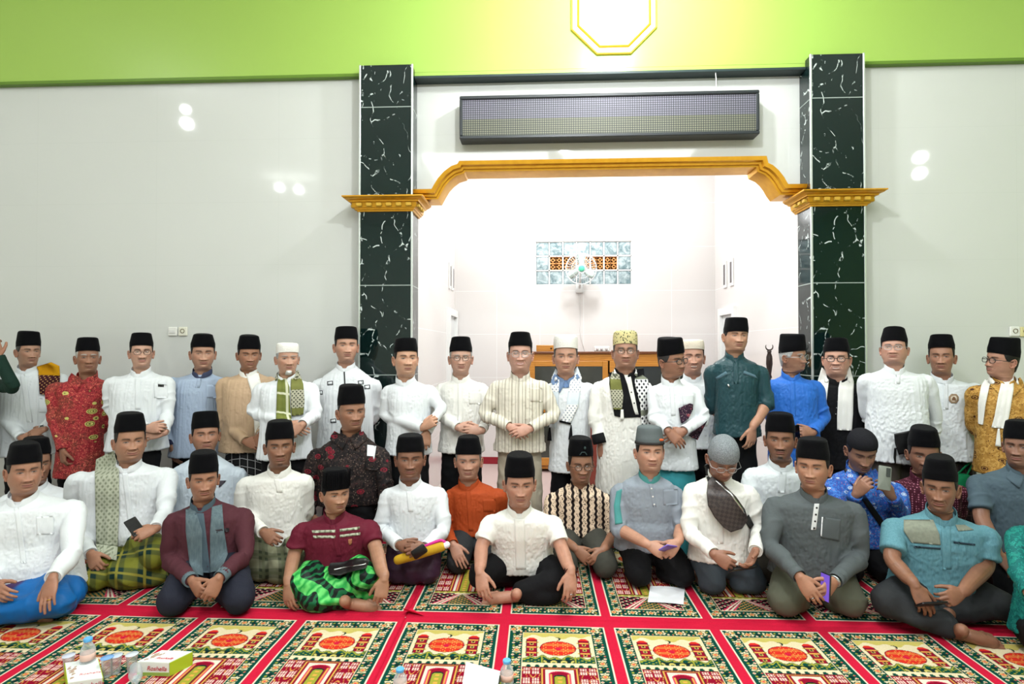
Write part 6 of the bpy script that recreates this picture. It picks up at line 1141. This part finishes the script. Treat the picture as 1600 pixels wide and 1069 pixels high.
# cap emblem and grey cap brim
k = PEOPLE['F13']; wxk = k['wx']; B_ = hsec(.165, .009, wxk)
mo('cap_brim', k['hx'](loft([np.c_[B_ * q, np.full(len(B_), k['hb'] + z) - .020 * np.clip(B_[:, 1] / .1, 0, 1)] for q, z in ((.99, -.004), (1.03, -.004), (1.035, .004), (1.03, .012), (.99, .012))])), cloth((52, 50, 50), .9, .2), k)
bd_ = B_[np.argsort(np.hypot(B_[:, 0] - .055, B_[:, 1] + .08))[0]]
mo('cap_badge', k['hx'](ball((bd_[0], bd_[1] - .002, k['hb'] + .028), (.016, .006, .008))), plain((206, 92, 40), .7, name='orange_badge'), k)
k = PEOPLE['F12']; mo('cap_emblem', k['hx'](join(ball((.012, -.105, k['hb'] + .058), (.008, .006, .011)), tube([(-.022, -.103, k['hb'] + .012), (-.01, -.107, k['hb'] + .03), (.01, -.108, k['hb'] + .03), (.024, -.103, k['hb'] + .012)], .004, 6))), plain((44, 62, 62), .7, name='grey_embroidery'), k)
k = PEOPLE['F8']; rr_ = []
for q in range(26):
    a = -1.35 + q * 2.7 / 25; i = np.argmin(np.abs(np.arctan2(B_[:, 0], -B_[:, 1]) - a)); b0 = B_[i]
    rr_.append(tube([(b0[0], b0[1], k['hb'] + .008), (b0[0] * .985, b0[1] * .99, k['hb'] + k['hh'] * .9)], .0028, 5))
mo('cap_ribs', k['hx'](join(*rr_)), M_PECI, k)
def ring(key, side, m, fx_=.055, fy=-.0105):
    sp = PEOPLE[key][side]; M, Wr, hs = sp['_M']; pose = sp.get('hand', 'relax'); t_ = np.linspace(0, 2 * PI, 17)
    sgn = 1; a = {'flat': .10, 'relax': .30, 'curl': .62, 'grip': .75}[pose]; c = np.array([.091 + .022 * math.cos(a), fy, -.022 * math.sin(a)]); ax_ = np.array([math.cos(a), 0, -math.sin(a)]); e1 = np.array([0, 1, 0]); e2 = np.cross(ax_, e1)
    g = tube(c + .0105 * (np.cos(t_)[:, None] * e1 + np.sin(t_)[:, None] * e2), .0022, 6, ax_, round_ends=False); mo('finger_ring', xf(g, M, Wr, (hs,) * 3), m, PEOPLE[key])
GOLD = plain((214, 170, 70), .25, .5, 1, name='gold'); ring('F1', 'R', GOLD); ring('F11', 'R', SILV); ring('F14', 'R', SILV); ring('F16', 'L', SILV)

# ------------------------------------------------------------------ things held or carried
def frame3(x, y): x = np.asarray(x, float); x /= np.linalg.norm(x); y = np.asarray(y, float); y = y - (y @ x) * x; y /= np.linalg.norm(y); return np.stack([x, y, np.cross(x, y)], 1)
def phone(px, py, Y, xa, ya, label, back=(20, 20, 24), screen=None, case=None, cams=False):
    c = at(px, py, Y); M = frame3(xa, ya); nd = thing('phone', label, 'phone', c); s_ = (.036, .075, .0045)
    mo('body', xf(loft([np.c_[np.array(rr(s_[0] * q, s_[1] * q + .0 * z, .008)), np.full(24, z)] for q, z in ((.96, -.0045), (1, -.003), (1, .003), (.96, .0045))]), M, c), plain(case or back, .3, .5, name='phone_case'), nd, 40)
    mo('screen', xf(box(-.033, .033, -.070, .070, .0045, .0052), M, c), screen or plain((12, 12, 16), .08, .5, name='dark_screen'), nd, False)
    if cams: mo('camera_bump', xf(join(*[lathe([(.001, -.0045), (.006, -.0045), (.006, -.0075), (.001, -.0075)], 12, (-.02 + .0, .055 - q * .018, 0)) for q in range(3)], bbox_(-.030, -.006, .010, .066, -.0065, -.0044, .002)), M, c), plain((60, 66, 62), .3, name='camera_glass'), nd, 40)
    return nd
def rr(a, b, r):
    out = []
    for cx_, cy_, a0 in ((a - r, b - r, 0), (-a + r, b - r, PI / 2), (-a + r, -b + r, PI), (a - r, -b + r, 1.5 * PI)):
        for q in range(6): out.append((cx_ + r * math.cos(a0 + q * PI / 10), cy_ + r * math.sin(a0 + q * PI / 10)))
    return out
phone(603, 0, 4, (1, 0, 0), (0, 0, 1), 'x') if False else None
phone(210, 823, PEOPLE['F3']['Yh'] - .30, (.5, .6, .3), (-1, .0, .25), 'dark phone held by the smiling man with the sage scarf')
n = NT('purple_screen', .2, .5); n.b.inputs['Emission Color'].default_value = (.35, .18, .9, 1); n.b.inputs['Emission Strength'].default_value = .5; n.col((60, 40, 140)); M_PSCR = n.m
phone(1045, 857, PEOPLE['F13']['Yh'] - .33, (.55, -.3, .5), (1, 0.1, .35), 'phone in a purple case held by the man in the grey cap', case=(120, 96, 190), screen=M_PSCR)
phone(1161, 889, PEOPLE['F14']['Yh'] - .36, (.1, -.8, .5), (1, .1, .12), 'dark phone lying on the palm of the man in the knit cap', back=(16, 16, 20))
phone(1290, 918, PEOPLE['F16']['Yh'] - .33, (.22, -.97, .1), (.12, .1, 1), 'phone held upright between the hands of the man in olive trousers', case=(28, 28, 34), screen=M_PSCR)
phone(1455, 944, PEOPLE['F19']['Yh'] - .32, (.1, -.8, .6), (1, -.2, .25), 'black phone held by the man in the blue linen shirt')
phone(1382, 747, PEOPLE['F17']['Yh'] - .335, (-1, .25, .15), (.15, .25, 1), 'phone raised by the man in blue batik, camera side showing', back=(112, 118, 108), case=(120, 126, 116), cams=True)
phone(1243, 679, PEOPLE['S16']['Yh'] - .23, (1, .2, .3), (.2, -.2, 1), 'black phone in the hand of the man in the bright blue shirt')
# rolled yellow cloth
yr_ = PEOPLE['F9']['Yh'] - .29; p0, p1 = at(622, 875, yr_), at(690, 854, yr_); nd = thing('rolled_banner', 'rolled yellow cloth with magenta end held by the man in the purple sarong', 'rolled cloth', (p0 + p1) / 2)
mo('roll', tube([p0, p0 * .5 + p1 * .5, p1], [.030, .034, .032], 20), cloth((196, 156, 40), .6), nd)
mo('roll_edge', tube(spline([p0 * .55 + p1 * .45 + (0, -.005, .03), p1 + (-.02, 0, .036), p1 + (.02, 0, .03)], 8), .010, 8), plain((206, 40, 140), .6, name='magenta_cloth'), nd)
mo('roll_tip', tube([p1 + (.0, 0, 0), p1 + (p1 - p0) * .12], .022, 14), PAPER, nd)
p2 = at(655, 862, yr_ - .08); tag(mo('phone_pouch', xf(bbox_(-.05, .05, -.012, .012, -.03, .03, .008), frame3((.8, 0, .55), (0, 1, 0)), p2), BLKL, None, 40), 'small black pouch held against the rolled yellow cloth', 'pouch')
# crossbody bag on F14
B = PEOPLE['F14']['bvh']; n = NT('checked_leather', .45, .4); ck = n.n('ShaderNodeTexChecker', i_Scale=52.0); n.l(n.obj(rotz=(0, .6, 0)), ck.inputs[0]); n.col(n.mix(ck.outputs['Fac'], (46, 38, 38), (64, 54, 52))); CHK = n.m
nd = thing('crossbody_bag', 'dark checked crossbody bag on the chest of the man in the knit cap', 'bag', at(1135, 790, 3.75))
mo('pouch', drape(B, [(1106, 752, 1112, 744), (1104, 770, 1128, 754), (1106, 790, 1150, 776), (1116, 808, 1164, 796), (1130, 824, 1169, 812), (1142, 832, 1160, 826)], 12, 2.5, .012, .045, sm=8), CHK, nd)
mo('strap', drape(B, [(1100, 727, 1108, 723), (1103, 742, 1112, 738), (1106, 754, 1113, 749)], 4, 2.5, .006, .006), BLKL, nd)
mo('strap', drape(B, [(1162, 812, 1170, 804), (1172, 828, 1178, 820)], 4, 2.5, .006, .006), BLKL, nd)
mo('zip', drape(B, [(1117, 752, 1119, 750), (1140, 772, 1142, 769), (1163, 803, 1165, 800)], 3, 2.5, .058, .003, sm=8), SILV, nd)
mo('buckle', drape(B, [(1102, 744, 1112, 740), (1103, 746, 1113, 742)], 3, 1.5, .013, .003), SILV, nd)
# waist pouch F8
B = PEOPLE['F8']['bvh']; nd = thing('waist_bag', 'black waist pouch on the lap of the man in the green sarong', 'bag', at(545, 888, 3.4))
mo('pouch', drape(B, [(512, 888, 516, 880), (514, 898, 536, 878), (530, 900, 556, 872), (552, 893, 572, 872), (572, 888, 578, 876)], 9, 2.5, .012, .04, sm=8), BLKL, nd)
mo('zip', drape(B, [(522, 889, 522, 891), (548, 884, 548, 886), (572, 880, 572, 882)], 3, 2.5, .055, .002, sm=8), SILV, nd)
# black pouch S18
B = PEOPLE['S18']['bvh']; nd = thing('hand_bag', 'small black shoulder pouch hanging at the side of the stout man in the wrinkled tunic', 'bag', at(1414, 690, 4.2))
mo('pouch', drape(B, [(1397, 678, 1430, 671), (1398, 692, 1431, 688), (1404, 711, 1431, 705)], 9, 2.5, .012, .04, sm=8), BLKL, nd)
mo('strap', drape(B, [(1397, 700, 1401, 700), (1396, 715, 1400, 715), (1398, 724, 1400, 724)], 3, 2.5, .01, .004), BLKL, nd)
# batik cloth S13
B = PEOPLE['S13']['bvh']; nd = thing('batik_cloth', 'folded dark batik cloth tucked under the arm of the man in dark glasses', 'cloth', at(1080, 650, 4.2))
mo('upper_fold', drape(B, [(1060, 638, 1078, 630), (1062, 650, 1083, 632), (1064, 661, 1083, 640), (1066, 662, 1076, 654)], 8, 2.5, .010, .02, sm=4), B_CLOTH, nd)
mo('lower_fold', drape(B, [(1074, 680, 1086, 672), (1082, 684, 1098, 664), (1090, 688, 1106, 656)], 8, 2.5, .010, .02, sm=4), B_CLOTH, nd)
# green bag by S19
hp_ = np.asarray(PEOPLE['S19']['R']['W']) + (-.01, -.01, -.085); bt_ = at(1503, 742, hp_[1]); bz0 = at(1503, 782, hp_[1])[2]; bx0, bx1 = at(1489, 742, hp_[1])[0], at(1517, 742, hp_[1])[0]
nd = thing('cloth_bag', 'green cloth bag hanging from a hand behind the blue linen shoulder', 'bag', (bt_[0], hp_[1], bz0))
mo('bag', loft([np.c_[np.array(rr((bx1 - bx0) * .5 * q, .03 * q, .02 * q)) + (bt_[0], hp_[1]), np.full(24, z)] for q, z in ((.3, bt_[2] + .01), (.8, bt_[2]), (.95, bt_[2] - .05), (1.02, bz0 + .03), (.85, bz0))]), cloth((16, 120, 74), .7), nd)
mo('handle', tube(spline([(bx0 + .03, hp_[1], bt_[2]), hp_, (bx1 - .03, hp_[1], bt_[2])], 10), .007, 8), cloth((16, 120, 74), .7), nd)
# ------------------------------------------------------------------ things on the carpet
def onfloor(px, py): p = at_z(px, py, .009); return p
nw, ne, se, sw = [onfloor(*q) for q in ((1016, 917), (1070, 920), (1068, 946), (1012, 942))]
ps = np.array([[nw * (1 - s) + ne * s for s in np.linspace(0, 1, 8)], [sw * (1 - s) + se * s for s in np.linspace(0, 1, 8)]]); R = [ps[0] * (1 - t) + ps[1] * t for t in np.linspace(0, 1, 6)]; R = np.array(R); R[..., 2] = .0135 + .004 * np.sin(np.linspace(0, 3, 8))[None, :]
tag(mo('paper_sheet', join(loft(R, False, False), loft(R - (0, 0, .0012), False, False)), PAPER, None, True), 'white sheet of paper on the carpet before the man in black trousers', 'paper')
n = NT('clear_plastic', .08, .5); n.col((222, 234, 240)); mx_ = n.n('ShaderNodeMixShader'); tr = n.n('ShaderNodeBsdfTransparent'); lw = n.n('ShaderNodeLayerWeight'); lw.inputs[0].default_value = .35
mx_.inputs[0].default_value = .3; n.l(n.math('ADD', n.math('MULTIPLY', lw.outputs['Facing'], .55), .10), mx_.inputs[0]); n.l(tr.outputs[0], mx_.inputs[1]); n.l(n.b.outputs[0], mx_.inputs[2]); n.l(mx_.outputs[0], n.t.nodes['Material Output'].inputs[0]); M_PET = n.m
M_CAPB = plain((92, 170, 226), .4, name='blue_cap')
def bottle(px, py, hpx, label, s=1.0, lab_c=(226, 190, 176)):
    p = onfloor(px, py); p[2] = .012; h = hpx * p[1] / FPX * 1.03; r = .031 * s; nd = thing('water_bottle', label, 'bottle', p, 'water bottles on the carpet')
    pr = [(.001, .004), (r * .8, 0), (r, .008), (r, h * .18), (r * .94, h * .2), (r, h * .22), (r, h * .36), (r * .95, h * .38), (r * .97, h * .4), (r * .97, h * .58), (r, h * .6), (r * .92, h * .70), (r * .62, h * .82), (.0145, h * .88), (.0145, h * .9), (.0175, h * .905), (.0175, h * .915), (.014, h * .92), (.014, h * .97)]
    inn = [(max(a - .0016, .001), b + (.002 if i < 2 else 0)) for i, (a, b) in enumerate(pr)][::-1]
    mo('bottle_shell', lathe(pr + inn, 28, p), M_PET, nd); mo('bottle_cap', lathe([(.001, h * .91), (.0185, h * .91), (.019, h * .93), (.019, h * .985), (.017, h), (.001, h)], 24, p), M_CAPB, nd, 40)
    mo('bottle_label', lathe([(r * .975, h * .40), (r * .99, h * .401), (r * .99, h * .579), (r * .975, h * .58)], 28, p), plain(lab_c, .4, name='bottle_label'), nd)
    return nd
bottle(137, 1052, 54, 'upright water bottle with blue cap behind the left snack box', 1.05)
bottle(625, 1093, 46, 'water bottle with blue cap left of the open box at the bottom edge')
bottle(792, 1082, 48, 'water bottle with blue cap right of the open box at the bottom edge')
def cup(px, py, hpx, label, lid=(120, 166, 220), k=.80):
    p = onfloor(px, py); p[2] = .012; h = hpx * p[1] / FPX; nd = thing('water_cup', label, 'cup', p, 'small plastic water cups')
    pr = [(.001, .003), (.022 * k, 0), (.024 * k, .004), (.030 * k, h * .9), (.033 * k, h * .95), (.034 * k, h * .97)]; inn = [(max(a - .0014, .001), b) for a, b in pr][::-1]
    mo('cup_wall', lathe(pr + inn, 24, p), M_PET, nd); mo('cup_lid', lathe([(.001, h * .97), (.034 * k, h * .965), (.035 * k, h * .975), (.034 * k, h * .985), (.001, h * .985)], 24, p), plain(lid, .15, .5, name='lid_film'), nd)
cup(107, 1050, 26, 'plastic water cup directly behind the left snack box', (200, 206, 222))
cup(167, 1058, 31, 'plastic water cup with blue lid, left of a touching pair'); cup(181, 1053, 29, 'plastic water cup with pale lid, right of a touching pair', (190, 204, 220))
cup(206, 1050, 28, 'plastic water cup beside the snack box with red lettering', (206, 214, 222))
# lying crumpled bottle
p = onfloor(212, 1068); p[2] = .05; cr = lathe([(.001, -.1), (.026, -.098), (.030, -.06), (.022, -.03), (.029, 0), (.024, .04), (.018, .07), (.011, .085), (.011, .1), (.001, .1)], 26); cr[0][:] += .004 * np.stack([vnoise(cr[0] * 60 + q) for q in (0, 9, 18)], 1)
tag(mo('crumpled_bottle', xf(cr, rot('Z', -.9) @ rot('Y', 1.45), p), M_PET, None), 'crumpled clear bottle lying in front of the cups', 'bottle')
# snack boxes
def snack(c0, along, across, h, label, open_=False, text=True):
    """c0: near left floor corner; along/across: floor vectors"""
    c0 = np.asarray(c0, float); a, b = np.asarray(along, float), np.asarray(across, float); u = np.array([0, 0, h]); nd = thing('snack_box', label, 'box', c0 + (a + b) / 2, 'snack boxes on the carpet')
    def quad(p, q, r, s_, th=.0015):
        nn_ = np.cross(q - p, s_ - p); nn_ /= np.linalg.norm(nn_); return join(loft([np.array([p, q, r, s_]) + nn_ * th, np.array([p, q, r, s_]) - nn_ * th]))
    mo('carton', join(quad(c0, c0 + a, c0 + a + u, c0 + u), quad(c0 + b, c0 + a + b, c0 + a + b + u, c0 + b + u), quad(c0, c0 + a, c0 + a + b, c0 + b)), plain((230, 234, 226), .5, name='white_card'), nd, False)
    e = a / np.linalg.norm(a) * .002
    gc_ = plain((168, 190, 40), .5, name='green_card'); mo('end_panel', quad(c0 - e, c0 + b - e, c0 + b + u - e, c0 + u - e), gc_, nd, False); mo('end_panel', quad(c0 + a + e, c0 + a + b + e, c0 + a + b + u + e, c0 + a + u + e), gc_, nd, False)
    n0 = np.cross(a, u); n0 /= np.linalg.norm(n0)
    mo('green_band', quad(c0 + n0 * .002, c0 + a + n0 * .002, c0 + a + u * .30 + n0 * .002, c0 + u * .22 + n0 * .002, .0006), plain((150, 180, 84), .5, name='green_print'), nd, False)
    if open_:
        mo('lid', join(quad(c0 + u, c0 + a + u, c0 + a + u * 1.0 + b * .55 + (0, 0, .05), c0 + u + b * .5 + (0, 0, .075)), quad(c0 + b + u, c0 + a + b + u, c0 + a + b * .6 + u * 1.5, c0 + b * .5 + u * 1.7)), plain((226, 236, 236), .6, name='white_card'), nd, False)
    else:
        mo('lid', quad(c0 + u * 1.01, c0 + a + u * 1.01, c0 + a + b + u * 1.01, c0 + b + u * 1.01), plain((232, 238, 234), .5, name='white_card'), nd, False)
        pr_ = []
        for q in range(14):
            rs_ = random.Random(q); s0, t0 = rs_.uniform(.06, .3), rs_.uniform(.1, .75); pr_.append(ball(c0 + u * 1.03 + a * s0 + b * t0, (.010 * rs_.uniform(.5, 1.2), .008, .0012), 6, 8))
        mo('lid_print', join(*pr_), plain((176, 150, 132), .6, name='food_print'), nd)
    if text:
        for kind, base, vv, sz in (('front', c0 + a * .30 + u * .42 + n0 * .004, u / h, .030), ('lid', c0 + a * .34 + b * .25 + u * 1.04, b / np.linalg.norm(b), .026)):
            if kind == 'lid' and open_: continue
            cu = bpy.data.curves.new('t', 'FONT'); cu.body = 'Roshella'; cu.size = sz; cu.extrude = .0006; cu.shear = .25; t_ = bpy.data.objects.new('t', cu); COL.objects.link(t_)
            me = bpy.data.meshes.new_from_object(t_.evaluated_get(bpy.context.evaluated_depsgraph_get())); V = np.array([v.co[:] for v in me.vertices]); F3 = []
            me.calc_loop_triangles(); F3 = np.array([lt.vertices[:] for lt in me.loop_triangles]); bpy.data.objects.remove(t_)
            x_ = a / np.linalg.norm(a); y_ = vv; z_ = np.cross(x_, y_); mo('lettering', G(base + V[:, :1] * x_ + V[:, 1:2] * y_ + V[:, 2:] * z_, None, F3), plain((196, 70, 84), .6, name='red_print'), nd, False, fix=False)
q0 = onfloor(106, 1086); q1 = onfloor(160, 1078); q2 = onfloor(96, 1058)
snack(q0 - (.0, .0, 0), (q1 - q0) * 1.0, (q2 - q0) * 1.0 + (-.0, .02, 0), .055, 'white and green snack box at the bottom left, nearest the picture edge')
q0 = onfloor(215, 1055); q1 = onfloor(258, 1057); snack(q0, q1 - q0 + (.02, 0, 0), (.05, .10, 0), .065, 'white and green snack box with red lettering beside the crumpled bottle')
q0 = onfloor(722, 1092); snack(q0, (.16, -.03, 0), (.02, .13, 0), .055, 'opened snack box between the two bottles at the bottom edge', True, False)
# red cloth edge at F20's lap, and what S4's neighbours carry
p = at(1580, 873, PEOPLE['F20']['Yh'] - .18); tag(mo('red_pouch', xf(bbox_(-.035, .035, -.02, .02, -.035, .035, .01), rot('Y', .2), p), cloth((206, 78, 58), .7), None, 40), 'small orange red pouch on the lap of the man in the grey blue polo', 'pouch')
